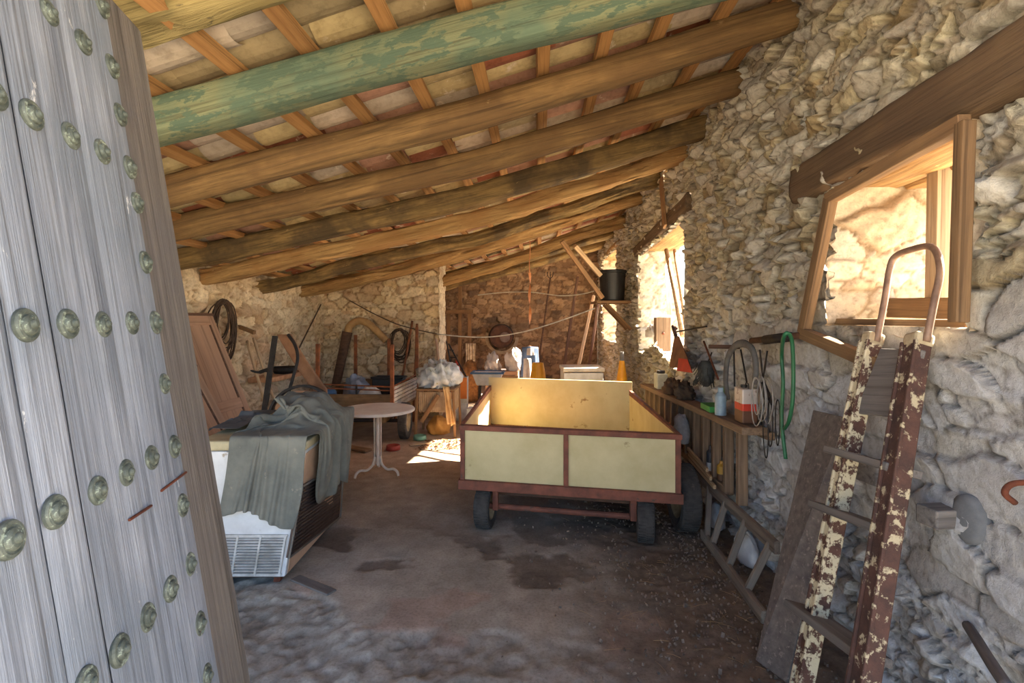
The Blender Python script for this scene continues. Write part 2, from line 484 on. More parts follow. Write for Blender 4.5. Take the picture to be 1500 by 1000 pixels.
base = base*(1-dirt[..., None])+A3((112, 98, 86))*(.6+.8*n3)[..., None]*dirt[..., None]
base = base*(1-rough[..., None])+A3((166, 165, 160))*(.45+.65*n2+.8*(n3-.5))[..., None]*rough[..., None]
red = (sstep(.66, .70, fbm(U*2.2+8, V*2.2, 219, 4))*sstep(3.6, 3.2, V)*(1-dirt)*(1-rough)*.22)[..., None]
base = base*(1-red)+A3((168, 112, 92))*red
oil = (sstep(.58, .64, fbm(U*2.6+1, V*3.1+6, 231, 4))*sstep(.9, .2, np.abs(U-.15))*sstep(.9, .3, np.abs(V-3.7))*.6)[..., None]
base = base*(1-oil)+A3((84, 74, 66))*oil
base = base*(.72+.56*fbm(U*8, V*8, 241, 5))[..., None]
n, m = U.shape
I, J = np.meshgrid(np.arange(n-1), np.arange(m-1), indexing='ij')
fc = np.stack([I*m+J, (I+1)*m+J, (I+1)*m+J+1, I*m+J+1], -1).reshape(-1, 4)
fl = attr_mesh('floor', np.stack([U, V, zz], -1).reshape(-1, 3), fc, base.reshape(-1, 3), attr_mat('trodden_concrete', 60, .5, .9, .004))
fl['kind'] = 'structure'
g = MB()
for x0, x1, y0, y1 in ((-40, 60, -40, -1), (XR+.05, 60, -1, 60), (-40, -4.2, -1, 60)):
    g.box(((x0+x1)/2, (y0+y1)/2, -.1), (x1-x0, y1-y0, .1))
g.build('ground', plain('dry_ground', (196, 184, 160), (168, 154, 128), .8))['kind'] = 'structure'

# ceiling: clay roof tiles, each its own tone
rng = np.random.default_rng(5)
TV, TF, TCc = [], [], []
tone = [((146, 88, 64), .14), ((172, 132, 112), .15), ((188, 174, 158), .19), ((186, 168, 126), .30), ((160, 144, 112), .22)]
tp = np.cumsum([w for _, w in tone])
PITCH, LEN = .205, .36
sl = math.atan(.255)
for jy in range(int(13.6/PITCH)+1):
    y = .35+jy*PITCH
    rowt = rng.random()
    for ix in range(-10, 7):
        for kind in (0, 1):
            xa = -.35+.36*ix+rng.normal(0, .012); xb = xa+LEN+.07
            yc = y + (PITCH/2 if kind else 0)+rng.normal(0, .008)
            w = .125 if kind == 0 else .10
            lift = (0.0 if kind == 0 else .035)+rng.normal(0, .005)
            dz = rng.normal(0, .006)
            q = (rowt*.6+rng.random()*.4) if y < 3.6 else rng.random()
            k = int(np.searchsorted(tp, q*.999)); c = A3(tone[min(k, 4)][0])*(.75+.4*rng.random())
            b = len(TV); NS = 7
            for e, x in ((0, xa), (1, xb)):
                ww = w*(1-.12*e)
                for s_ in range(NS):
                    t = -1+2*s_/(NS-1)
                    arc = .05*(t*t) if kind == 0 else .055*(1-t*t)
                    TV.append((x, yc+ww*t, roof_z(x)+lift+arc+dz+(.014*e)))
                    TCc.append(c)
            for s_ in range(NS-1):
                TF.append((b+s_, b+s_+1, b+NS+s_+1, b+NS+s_))
            # clay thickness at the lower lip
            for s_ in range(NS):
                p = TV[b+s_]; TV.append((p[0], p[1], p[2]+.016)); TCc.append(A3((138, 84, 60)))
            for s_ in range(NS-1): TF.append((b+s_+1, b+s_, b+2*NS+s_, b+2*NS+s_+1))
ce = attr_mesh('ceiling', np.array(TV), np.array(TF), np.array(TCc), attr_mat('clay_tile', 16, .35, .9, .004, ((206, 192, 172), .60, 7.0)), False)
ce['kind'] = 'structure'
MB().slab([(-4.4, .1, roof_z(-4.4)+.12), (2.3, .1, roof_z(2.3)+.12), (2.3, 13.7, roof_z(2.3)+.12), (-4.4, 13.7, roof_z(-4.4)+.12)], .02).build(
    'ceiling_light_block', plain('light_block_sheet', (120, 70, 46)))['kind'] = 'structure'  # sheet added over the tiles to stop light leaking through their gaps

# roof battens under the tiles, running the length of the barn
BAT = wood('batten_pine', (136, 94, 52), (188, 142, 88), scale=.8, vary=.18, bump=.25)
for k in range(-9, 6):
    x = -.35+.36*k
    o = stick('roof_batten', (x+random.uniform(-.02, .02), .3, roof_z(x)-.045), (x+random.uniform(-.02, .02), 13.15, roof_z(x)-.045), .075, .045, BAT, up=(-.255, 0, 1), bevel=.003)
    tag(o, 'sawn orange pine batten carrying the clay roof tiles above the log beams', 'batten', 'roof battens', 'structure')

GREEN = wood('green_paint_beam', (92, 98, 74), (120, 124, 94), (86, 104, 86), scale=.9, bump=.7, patch=((74, 92, 76), .50))
B1 = wood('brown_beam', (78, 60, 36), (156, 124, 80), (112, 86, 54), scale=.8, bump=.9, patch=((150, 124, 86), .66))
B2 = wood('mottled_beam', (84, 68, 40), (156, 128, 80), (84, 68, 44), scale=1.0, bump=.9, patch=((158, 136, 92), .64))
B3 = wood('golden_log', (106, 76, 44), (206, 168, 112), (160, 122, 76), scale=.8, bump=1.0, patch=((206, 176, 126), .66))
B4 = wood('lichen_lintel', (126, 110, 66), (176, 160, 110), (108, 96, 60), scale=.7, bump=1.0, patch=((92, 82, 56), .64))
def beam(label, pts, w, h, mat, **k):
    o = log('roof_beam', pts, w, h, mat, **k)
    return tag(o, label, 'beam', 'roof beams', 'structure')
def bp(l, Y, ext=.25):
    q = [P(a, b, Y=Y) for a, b in l]
    q.append(q[-1]+(q[-1]-q[-2]).normalized()*ext)
    q.insert(0, q[0]+(q[0]-q[1]).normalized()*.9)
    return q
beam('pale flaking beam highest in the photo, just above the studded door', bp([(205, -6), (405, -66)], 1.92, 2.8), .27, .27, B4, sq=3.2, wob=.02, rough=.026, seed=3, split=1)
beam('wide roof beam with peeling green paint, spanning above the battens nearest the doorway', bp([(234, 180), (495, 107), (693, 56)], 2.36, 2.6), .19, .2, GREEN, sq=3.0, wob=.008, rough=.006, seed=5)
beam('smooth round brown roof beam next behind the green painted beam', bp([(247, 279), (693, 169), (1163, 22)], 3.19), .19, .195, B1, sq=2.2, wob=.008, rough=.006, seed=8)
beam('brown roof beam second behind the green painted one', bp([(254, 336), (693, 240), (1087, 119)], 4.0), .2, .2, B1, sq=2.3, wob=.01, rough=.008, seed=12)
beam('mottled flat-sided roof beam third behind the green painted one', bp([(263, 381), (693, 290), (1033, 186)], 4.85), .2, .205, B2, sq=3.4, wob=.018, rough=.014, seed=15, split=.7)
beam('squared golden roof beam whose end rests on the left wall near the door panels', bp([(301, 404), (693, 326), (1012, 223)], 5.45, .2), .18, .175, B3, sq=3.6, wob=.035, rough=.02, seed=18, split=1)
beam('dark crooked roof beam between the squared golden beam and the sunlit log', bp([(365, 422), (700, 347), (957, 262)], 6.6), .2, .17, B2, sq=2.4, wob=.06, rough=.03, seed=22, split=1)
beam('bright twisted log beam catching the most sun near the black bucket', bp([(420, 430), (600, 394), (780, 340), (936, 290)], 7.8), .22, .2, B3, sq=2.0, wob=.05, rough=.035, seed=25, split=1)
beam('log beam resting on top of the cross wall at the middle of the barn', bp([(478, 440), (640, 416), (760, 375), (895, 331)], 9.0), .21, .2, B3, sq=2.0, wob=.05, rough=.035, seed=29, split=1)
for y, lb, sd in ((10.4, 'crooked log beam first behind the cross wall', 33), (11.9, 'dim log beam closest to the back wall', 37)):
    beam(lb, [(XL-.2, y, roof_z(XL)-.2), (-1, y, roof_z(-1)-.26), (1.75, y, roof_z(1.75)-.18)], .2, .19, B2, sq=2.0, wob=.06, rough=.02, seed=sd)

# timber lintels over the openings
LB = wood('lintel_oak', (82, 64, 48), (120, 98, 74), (98, 78, 60), scale=.7, bump=.9)
def lintel(label, p0, p1, w, h, seed, mat=LB, dx=0):
    return tag(log('lintel', [p0, p1], w, h, mat, sq=4.0, wob=.02, rough=.016, seed=seed), label, 'lintel', None, 'structure')
lintel('long dark oak lintel let into the stone above the near window', (XR-.03, 3.05, 2.40), (XR-.03, .95, 2.46), .17, .22, 41)
lintel('rough inner timber over the near window opening, behind the oak lintel', (XR+.22, 2.95, 2.40), (XR+.22, 1.6, 2.42), .3, .17, 44, B3)
lintel('outermost timber over the near window opening', (XR+.45, 2.95, 2.36), (XR+.45, 1.6, 2.38), .2, .13, 46, B3)
lintel('weathered slanting lintel over the doorway-sized opening beside the bucket', (XR-.02, 8.05, 2.70), (XR-.02, 5.2, 2.83), .14, .17, 51)
lintel('pale inner timber over the doorway-sized opening beside the bucket', (XR+.3, 8.05, 2.75), (XR+.3, 5.2, 2.84), .5, .17, 53, B3)
lintel('timber over the far opening behind the bucket', (XR+.25, 12.5, 3.12), (XR+.25, 9.9, 3.14), .62, .14, 57, B3)

# ================================================================== light and camera
w = bpy.data.worlds.new('World'); bpy.context.scene.world = w; w.use_nodes = True
nt = w.node_tree; nt.nodes.clear()
sky = nt.nodes.new('ShaderNodeTexSky'); sky.sky_type = 'NISHITA'; sky.sun_disc = False
sky.sun_elevation = math.radians(40); sky.sun_rotation = math.radians(60); sky.altitude = 300; sky.dust_density = 1.5
bg = nt.nodes.new('ShaderNodeBackground'); bg.inputs[1].default_value = SKY
ow = nt.nodes.new('ShaderNodeOutputWorld')
nt.links.new(sky.outputs[0], bg.inputs[0]); nt.links.new(bg.outputs[0], ow.inputs[0])
sd = bpy.data.lights.new('sun', 'SUN'); sd.energy = SUN; sd.angle = math.radians(.6); sd.color = (1.0, .88, .70)
so = bpy.data.objects.new('sun', sd); C.objects.link(so)
so.rotation_euler = Vector((-1.3, -.35, -1.0)).to_track_quat('-Z', 'Y').to_euler(); so.location = (12, 8, 14)

cd = bpy.data.cameras.new('camera'); cam = bpy.data.objects.new('camera', cd); C.objects.link(cam)
cd.sensor_width = 36; cd.lens = 18; cd.shift_y = -.02; cd.clip_start = .05
cam.location = (0, 0, CAMZ); cam.rotation_euler = (PI/2, 0, YAW)
sc = bpy.context.scene; sc.camera = cam
sc.view_settings.view_transform = 'Standard'; sc.view_settings.look = 'None'
sc.view_settings.exposure = EXPO; sc.view_settings.gamma = 1; sc.view_settings.use_curve_mapping = False
sc.cycles.use_denoising = True
sc.cycles.max_bounces = 12; sc.cycles.diffuse_bounces = 8; sc.cycles.sample_clamp_indirect = 12
# ================================================================== the studded door
DK = .68; DL = .16
def dpt(d, z, off=0.0):
    nx, nd, nz = .965, .212, .154
    return W(-.22*d-DK-DL*(z-1.615)+off*nx, d+off*nd, z+off*nz)
def dray(px, py, off=0.0):
    a = (px-750)/F; b = (HOR-py)/F
    t = -(DK+.0008-off*1.03)/(a+.22+DL*b)
    return t, CAMZ+b*t
DOORM = wood('grey_door_planks', (98, 106, 120), (160, 168, 182), (122, 132, 146), scale=.75, axis='X', bump=.7, vary=.07, patch=((206, 208, 212), .66))
STILE = wood('brown_grey_stile', (78, 74, 74), (122, 116, 110), (98, 94, 94), scale=.8, bump=.7)
dx_ = (dpt(0, 2)-dpt(0, 1)).normalized()      # up the leaning door
dn_ = (dpt(1, 1, 1)-dpt(1, 1, 0)).normalized()
dl_ = (dpt(2, 1)-dpt(1, 1)).normalized()
DM = Matrix((dx_, dl_, dn_)).transposed().to_4x4(); DM.translation = dpt(1.0, 0.0)
DMi = DM.inverted()
door = thing('door_1', 'tall leaning grey plank door with rows of bronze studs, open at the left edge of the photo', 'door', dpt(1.0, 0.06), None, 'structure')
rr = random.Random(3)
bounds = [.42, .60, .78, .925, 1.035, 1.245, 1.485]
for a, b in zip(bounds[:-1], bounds[1:]):
    p0 = DMi @ dpt(a+.002, .06); p1 = DMi @ dpt(b-.002, 2.62)
    # each plank: a worn surface with shallow waves and rounded edges
    nx_, ny_ = 120, 10
    x0, x1, y0, y1 = .06, 2.66, min(p0.y, (DMi @ dpt(a+.002, 2.62)).y), (DMi @ dpt(b-.002, .06)).y
    xs = np.linspace(x0, x1, nx_); ys = np.linspace((DMi @ dpt(a+.0015, 1)).y, (DMi @ dpt(b-.0015, 1)).y, ny_)
    X_, Y_ = np.meshgrid(xs, ys, indexing='ij')
    t = np.linspace(-1, 1, ny_)[None, :]
    Zs = -.006*np.abs(t)**6 + (fbm(X_*1.2, Y_*26, int(a*100), 3)-.5)*.006 + rr.uniform(-.003, .003)
    g = MB().grid(np.stack([X_, Y_, Zs], -1))
    yc0, yc1 = ys[0], ys[-1]
    g.box(((x0+x1)/2, (yc0+yc1)/2, -.03), (x1-x0, yc1-yc0, .04))
    g.build('plank', DOORM, door, DM, smooth=False)
ya = (DMi @ dpt(1.46, 1)).y; yb = (DMi @ dpt(1.71, 1)).y
MB().box((1.34, (ya+yb)/2, -.040), (2.54, yb-ya, .058)).build('stile', STILE, door, DM, bevel=.014)
for z in (.5, 1.3, 2.2):
    y2 = (DMi @ dpt(.42, 1)).y
    MB().box((z, (y2+ya)/2, -.075), (.12, ya-y2, .05)).build('ledge_rail', STILE, door, DM, bevel=.006)
BRONZE = plain('green_bronze', (112, 120, 112), (70, 80, 76), 30, .6, .3, .4, .1, ((156, 170, 156), .58, 70))
prof = [(.0, .0185), (.004, .018), (.0075, .0155), (.0085, .0115), (.0135, .0110), (.0175, .0085), (.019, .0040), (.0215, .0040), (.0235, .0058), (.028, .0050), (.0305, .0015), (.0305, -.004)]
STUDS = [(75, 18), (125, 62), (151, 8), (166, 97), (178, 168), (50, 168), (106, 199), (152, 222), (192, 245), (203, 297), (215, 384), (42, 476), (103, 474),
         (153, 475), (195, 473), (230, 472), (243, 562), (257, 654), (224, 670), (187, 692), (146, 718), (85, 749), (18, 790), (269, 740), (280, 826),
         (252, 862), (294, 913), (218, 904), (179, 952), (131, 1000), (304, 990), (-4, 138)]
for i, (px, py) in enumerate(STUDS):
    d_, z_ = dray(px, py, .004)
    q = DMi @ dpt(d_, z_, 0.0); s_ = rr.uniform(.93, 1.07)
    M = DM @ Matrix.Translation(Vector((q.x, q.y, 0.0))) @ Matrix.Rotation(rr.uniform(0, 6), 4, 'Z') @ Matrix.Scale(s_, 4)
    MB().lathe(prof[::-1], 24).build('stud', BRONZE, door, M, smooth=False)
RUST = plain('rust_iron', (120, 66, 46), (78, 46, 36), 14, .85, .3, .5, .1)
for (a, b, c, d) in ((237, 719, 273, 692), (190, 762, 222, 741)):
    p = [dpt(*dray(a, b, .005), .004), dpt(*dray(c, d, .005), .004)]
    MB().tube(p, .0035, 6).build('iron_staple', RUST, door)

# ================================================================== chest freezer and tarp
FX, FD = -1.403, 3.14
def fz(u, v, w):            # freezer frame: u right of its right side, v behind its near end, w up
    return W(FX+u+.16*w*(1-.55*min(max(v, 0), 1.1)), FD+v, w)
ENAMEL = plain('freezer_enamel', (222, 226, 232), (196, 200, 206), 5, .45, 0, .08, 0, ((150, 138, 120), .66, 7))
LIDM = plain('yellowed_lid', (196, 188, 156), (170, 160, 130), 6, .6, 0, .15)
PANELM = plain('brown_condenser', (96, 80, 74), (66, 54, 52), 8, .7, .2, .3)
SIDEM = plain('beige_side', (206, 176, 150), (184, 152, 128), 4, .7, 0, .1, 0, ((110, 80, 60), .68, 9))
SLATM = plain('grey_grille', (206, 208, 210), (160, 160, 158), 9, .6, .1, .1)
fr = thing('chest_freezer', 'old white chest freezer with louvred end grille beside the studded door', 'freezer', fz(-.33, .5, 0))
def fbox(u0, u1, v0, v1, w0, w1, name, mat, par=fr, bev=.008):
    b4 = [fz(u0, v0, w0), fz(u1, v0, w0), fz(u1, v1, w0), fz(u0, v1, w0)]
    t4 = [fz(u0, v0, w1), fz(u1, v0, w1), fz(u1, v1, w1), fz(u0, v1, w1)]
    return MB().hexa(b4, t4).build(name, mat, par, bevel=bev)
body = fbox(-.66, 0, 0, 1.01, .05, .82, 'body', ENAMEL)
fbox(-.675, .012, -.012, 1.03, .825, .885, 'lid', LIDM, bev=.014)
fbox(-.62, -.04, .03, .98, .03, .06, 'plinth', PANELM)
# right-hand side: beige skin with the dark finned condenser, framed
fbox(.0, .006, .03, 1.0, .06, .80, 'side_skin', SIDEM, bev=0)
cond = MB()
def sidept(px, py, off=.012):   # on the freezer's right side
    a = (px-750)/F; b = (HOR-py)/F
    t = 3.5
    for _ in range(30):
        z = CAMZ+b*t; v = t-FD
        x = FX+off+.16*z*(1-.55*min(max(v, 0), 1.1)); t = x/a
    return W(x, t, CAMZ+b*t)
q = [sidept(421, 817), sidept(497, 757), sidept(502, 678), sidept(441, 712)]
cond.slab(q, .01)
cp = cond.build('condenser_panel', PANELM, fr)
fins = MB()
for k in range(17):
    t = (k+.6)/17.5
    a = q[0].lerp(q[3], t); b = q[1].lerp(q[2], t)
    n = (q[1]-q[0]).cross(q[3]-q[0]).normalized()
    fins.tube([a.lerp(b, .05)+n*.006, a.lerp(b, .95)+n*.006], .006, 6)
fins.build('condenser_fin', plain('fin_metal', (82, 70, 68), (60, 50, 50), 10, .6, .4), cp)
br = MB()
for a, b in ((0, 1), (1, 2), (2, 3), (3, 0)): br.tube([q[a]+Vector((.01, 0, 0)), q[b]+Vector((.01, 0, 0))], .007, 6)
br.build('panel_frame', plain('grey_strip', (120, 116, 112), None, 6, .6, .2), cp)
# grille on the near end
gr = MB(); GU0, GU1, GW0, GW1 = -.47, -.03, .075, .30
fbox(GU0, GU1, -.004, .004, GW0, GW1, 'grille_recess', plain('grille_dark', (96, 96, 98), (70, 70, 72), 8, .8), bev=0)
for k in range(12):
    w_ = GW0+.016+k*(GW1-GW0-.03)/11
    gr.hexa([fz(GU0, -.016, w_-.002), fz(GU1, -.016, w_-.002), fz(GU1, -.002, w_-.008), fz(GU0, -.002, w_-.008)],
            [fz(GU0, -.016, w_+.002), fz(GU1, -.016, w_+.002), fz(GU1, -.002, w_+.006), fz(GU0, -.002, w_+.006)])
for u in (GU0, GU0+.15, GU0+.29, GU1):
    gr.hexa([fz(u-.006, -.018, GW0-.01), fz(u+.006, -.018, GW0-.01), fz(u+.006, 0, GW0-.01), fz(u-.006, 0, GW0-.01)],
            [fz(u-.006, -.018, GW1+.01), fz(u+.006, -.018, GW1+.01), fz(u+.006, 0, GW1+.01), fz(u-.006, 0, GW1+.01)])
for w_ in (GW0-.006, GW1+.006):
    gr.hexa([fz(GU0-.01, -.014, w_-.008), fz(GU1+.01, -.014, w_-.008), fz(GU1+.01, 0, w_-.008), fz(GU0-.01, 0, w_-.008)],
            [fz(GU0-.01, -.014, w_+.008), fz(GU1+.01, -.014, w_+.008), fz(GU1+.01, 0, w_+.008), fz(GU0-.01, 0, w_+.008)])
gr.build('grille', SLATM, fr)
for u, v in ((-.6, .06), (-.06, .06), (-.6, .95), (-.06, .95)):
    MB().hexa([fz(u-.02, v-.02, 0), fz(u+.02, v-.02, 0), fz(u+.02, v+.02, 0), fz(u-.02, v+.02, 0)],
              [fz(u-.02, v-.02, .05), fz(u+.02, v-.02, .05), fz(u+.02, v+.02, .05), fz(u-.02, v+.02, .05)]).build('foot', RUST, fr)

def drape(P0, R0, box, steps=260, iters=10, seed=1, bend=.2, fr_=.6, amp=.14, fq=7, lumps=None):
    """cloth by position-based steps: starts at P0 (n,m,3), rest lengths taken from R0, falls on a box"""
    Pn = P0.copy()
    cons = []
    n, m = P0.shape[:2]
    def addc(di, dj, stiff):
        a = (slice(0, n-di), slice(0, m-dj) if dj >= 0 else slice(-dj, m))
        b = (slice(di, n), slice(dj, m) if dj >= 0 else slice(0, m+dj))
        cons.append((a, b, np.linalg.norm(R0[a]-R0[b], axis=-1), stiff))
    addc(1, 0, 1); addc(0, 1, 1); addc(1, 1, .6); addc(1, -1, .6); addc(2, 0, bend); addc(0, 2, bend)
    Pn[..., 2] += (fbm(R0[..., 0]*fq, R0[..., 1]*fq, seed, 2))*amp
    Pp = Pn.copy(); lo, hi = np.array(box[0]), np.array(box[1])
    for st in range(steps):
        vel = (Pn-Pp)*.95; Pp = Pn.copy()
        Pn = Pn+vel; Pn[..., 2] -= .0007
        for it in range(iters):
            acc = np.zeros_like(Pn); cnt = np.zeros(Pn.shape[:2])+1e-9
            for a, b, L, s in cons:
                dv = Pn[b]-Pn[a]; ln = np.linalg.norm(dv, axis=-1)+1e-9
                c = (dv*((ln-L)/ln*.5*s)[..., None])
                acc[a] += c; acc[b] -= c; cnt[a] += s; cnt[b] += s
            Pn = Pn+acc/cnt[..., None]*1.6
            if lumps is not None:
                over = (Pn[..., 0] > lo[0]+.02) & (Pn[..., 0] < hi[0]-.02) & (Pn[..., 1] > lo[1]+.02) & (Pn[..., 1] < hi[1]-.02)
                zt = np.where(over, lumps(Pn[..., 0], Pn[..., 1]), 0)
                Pn[..., 2] = np.where(over & (Pn[..., 2] > hi[2]-.02), np.maximum(Pn[..., 2], zt), Pn[..., 2])
            ins = np.all((Pn > lo) & (Pn < hi), axis=-1)
            if ins.any():
                d = np.stack([Pn[..., 0]-lo[0], hi[0]-Pn[..., 0], Pn[..., 1]-lo[1], hi[1]-Pn[..., 1], hi[2]-Pn[..., 2]], -1)
                k = d.argmin(-1)
                for ax, val, kk in ((0, lo[0], 0), (0, hi[0], 1), (1, lo[1], 2), (1, hi[1], 3), (2, hi[2], 4)):
                    mk = ins & (k == kk)
                    nw = Pn[mk]*(1-fr_)+Pp[mk]*fr_; nw[:, ax] = val; Pn[mk] = nw
            Pn[..., 2] = np.maximum(Pn[..., 2], .01)
    return Pn
def smooth3(A, k=2):
    for _ in range(k):
        B = A.copy()
        B[1:-1, 1:-1] = (A[1:-1, 1:-1]*2+A[:-2, 1:-1]+A[2:, 1:-1]+A[1:-1, :-2]+A[1:-1, 2:])/6
        A = B
    return A
FBOX = ((-.71, -.05, 0), (.05, 1.07, .92))
ns, nt_ = 60, 84
S, T = np.meshgrid(np.linspace(0, 1, ns), np.linspace(0, 1, nt_), indexing='ij')
wl_ = -.44+.03*np.sin(T*9)
wr_ = .03+.03*np.sin(T*13)+.30*sstep(.30, .52, T)+.05*sstep(.6, 1, T)
u_ = wl_+(wr_-wl_)*S
v_ = -.36+T*1.34-.09*sstep(.35, 1, S)*np.clip(1-T*2.4, 0, 1)
P0_ = np.stack([u_, v_, np.full(u_.shape, .97)], -1)
R0_ = np.stack([u_*1.32, np.where(v_ < 0, v_*1.05, v_*1.5), np.zeros(u_.shape)], -1)
cl = smooth3(drape(P0_, R0_, FBOX, steps=200, seed=4, bend=.08, amp=.30, fq=4.5, lumps=lambda u, v: .92+.17*sstep(.12, .40, v)*sstep(1.05, .75, v)*sstep(.05, -.12, u)*(1-np.abs(fbm(u*4.5+1.3, v*3.6+2, 77, 3)-.5)*3.2)), 0)
cm = np.array([[tuple(fz(*p)) for p in row] for row in cl])
CANVAS = plain('canvas_tarp', (120, 122, 116), (92, 96, 94), 5, .95, 0, .25, 0, ((142, 138, 126), .62, 9))
tarp = MB().grid(cm).build('canvas_tarp', CANVAS, smooth=True, solid=.004, sub=1)
tag(tarp, 'crumpled grey-green canvas tarp draped over the corner of the white chest freezer', 'tarp')
# a folded dark sheet lying at the left rear of the lid
S, T = np.meshgrid(np.linspace(0, 1, 30), np.linspace(0, 1, 30), indexing='ij')
c0 = np.stack([-.70+.17*S, .25+.6*T, np.full(S.shape, .98)], -1)
c1 = smooth3(drape(c0, c0*np.array([1.3, 1.25, 1]), FBOX, steps=120, seed=9, amp=.08), 1)
sh = MB().grid(np.array([[tuple(fz(*p)) for p in row] for row in c1])).build('dust_sheet', plain('blue_grey_sheet', (104, 110, 116), (80, 86, 92), 6, .95), smooth=True, solid=.004, sub=1)
tag(sh, 'folded blue-grey dust sheet lying on the freezer lid behind the canvas tarp', 'sheet')

# ================================================================== box trailer
TC = [(-.397, 3.95), (1.19, 3.62), (1.30, 5.60), (-.264, 6.05)]      # FL FR RR RL
def tp_(u, v, z):
    a = [TC[0][i]*(1-u)+TC[1][i]*u for i in (0, 1)]; b = [TC[3][i]*(1-u)+TC[2][i]*u for i in (0, 1)]
    return W(a[0]*(1-v)+b[0]*v, a[1]*(1-v)+b[1]*v, z)
def tbox(mb, u0, u1, v0, v1, z0, z1, z2=None, z3=None):
    """z2/z3: top heights at the rear when the top slopes"""
    z2 = z1 if z2 is None else z2
    return mb.hexa([tp_(u0, v0, z0), tp_(u1, v0, z0), tp_(u1, v1, z0), tp_(u0, v1, z0)],
                   [tp_(u0, v0, z1), tp_(u1, v0, z1), tp_(u1, v1, z2), tp_(u0, v1, z2)])
CREAM = plain('cream_panel', (200, 188, 148), (180, 168, 126), 3, .6, 0, .08, 0, ((140, 122, 84), .63, 5))
CREAMB = plain('cream_panel_worn', (210, 196, 148), (192, 174, 124), 3, .65, 0, .08, 0, ((150, 118, 70), .64, 6))
REDST = plain('red_brown_steel', (136, 82, 66), (98, 62, 52), 9, .8, .15, .3, 0, ((86, 70, 62), .6, 14))
BEDW = wood('trailer_bed', (112, 76, 44), (160, 116, 72), (130, 92, 58), scale=.8, axis='Y')
tr = thing('box_trailer', 'cream panelled box trailer with red-brown steel frame, parked at the middle of the barn', 'trailer', tp_(.5, .5, 0))
m_ = MB()
tbox(m_, 0, .022, -.012, .012, .40, .812); tbox(m_, .978, 1, -.012, .012, .40, .812); tbox(m_, .490, .512, -.012, .008, .40, .80)
tbox(m_, -.004, 1.004, -.016, .016, .785, .822); tbox(m_, -.008, 1.008, -.02, .03, .335, .405)
m_.build('front_frame', REDST, tr, bevel=.004)
for u0, u1 in ((.022, .490), (.512, .978)):
    tbox(MB(), u0, u1, -.003, .006, .405, .786).build('front_panel', CREAM, tr)
for u0, u1 in ((0, .012), (.988, 1)):
    sp = tbox(MB(), u0, u1, .014, .99, .42, .812, .852).build('side_panel', CREAMB, tr)
    tbox(MB(), u0-.003, u1+.003, .014, .99, .812, .824, .866).build('side_rail', REDST, sp)
    tbox(MB(), u0-.004, u1+.004, .014, 1.0, .345, .42).build('side_sill', REDST, sp)
tbox(MB(), -.006, 1.006, .985, 1.0, .36, .957).build('rear_panel', CREAMB, tr, bevel=.003)
bed = MB()
for k in range(8): tbox(bed, .014+k*.1216, .014+k*.1216+.119, .016, .984, .395+random.uniform(0, .004), .415)
bed.build('bed', BEDW, tr)
tbox(MB(), .012, .988, .016, .984, .372, .392).build('underframe', REDST, tr)
RUBBER = plain('tyre_rubber', (72, 68, 66), (48, 46, 46), 14, .9, 0, .3, 0, ((104, 94, 84), .62, 12))
RIM = plain('pale_rim', (176, 158, 128), (130, 110, 86), 12, .7, .3, .3)
def tyre_prof(R, wd, rin):
    h = wd/2
    return [(rin, -h*.8), (rin+(R-rin)*.5, -h), (R*.95, -h*.92), (R*.99, -h*.7), (R, -h*.35), (R, h*.35), (R*.99, h*.7), (R*.95, h*.92), (rin+(R-rin)*.5, h), (rin, h*.8), (rin, -h*.8)]
def wheel(parent, c, axis, R, wd, name='wheel'):
    ax = Vector(axis).normalized(); rot = ax.to_track_quat('Z', 'Y').to_matrix().to_4x4()
    M = Matrix.Translation(Vector(c)) @ rot
    t = MB().lathe(tyre_prof(R, wd, R*.62), 40); 
    for k in range(44):      # tread blocks
        a = 2*PI*k/44
        for sgn in (-1, 1):
            t.box((0, 0, 0), (.008, R*.05, wd*.40), Matrix.Rotation(a+sgn*.035, 4, 'Z') @ Matrix.Translation((R-.001, 0, sgn*wd*.22)))
    o = t.build(name, RUBBER, parent, M, smooth=False)
    h = wd/2
    r = MB().lathe([(.0, h*.35), (R*.2, h*.45), (R*.22, h*.2), (R*.45, h*.15), (R*.56, h*.6), (R*.63, h*.82), (R*.63, -h*.82), (R*.56, -h*.6), (R*.45, -h*.15), (R*.2, -h*.4), (0, -h*.4)], 32)
    for k in range(5):
        a = 2*PI*k/5; r.box((R*.33*math.cos(a), R*.33*math.sin(a), h*.2), (.016, .016, .03))
    r.build('rim', RIM, o, M, smooth=False)
    return o
taxis = (tp_(1, 0, 0)-tp_(0, 0, 0))
for u, v in ((.115, .06), (.865, .055), (.115, .72), (.865, .72)):
    wheel(tr, tp_(u, v, .168), taxis, .168, .125)
for v in (.06, .72):
    MB().tube([tp_(.12, v, .168), tp_(.86, v, .168)], .022, 10).build('axle', REDST, tr)
for u, v in ((.165, .05), (.81, .05), (.165, .72), (.81, .72)):
    m = MB(); tbox(m, u-.014, u+.014, v-.014, v+.014, .15, .375); m.build('axle_bracket', REDST, tr, bevel=.004)
m = MB(); tbox(m, .15, .85, .09, .13, .24, .345); m.build('cross_member', plain('chassis', (92, 64, 48), (66, 48, 40), 8, .8), tr)

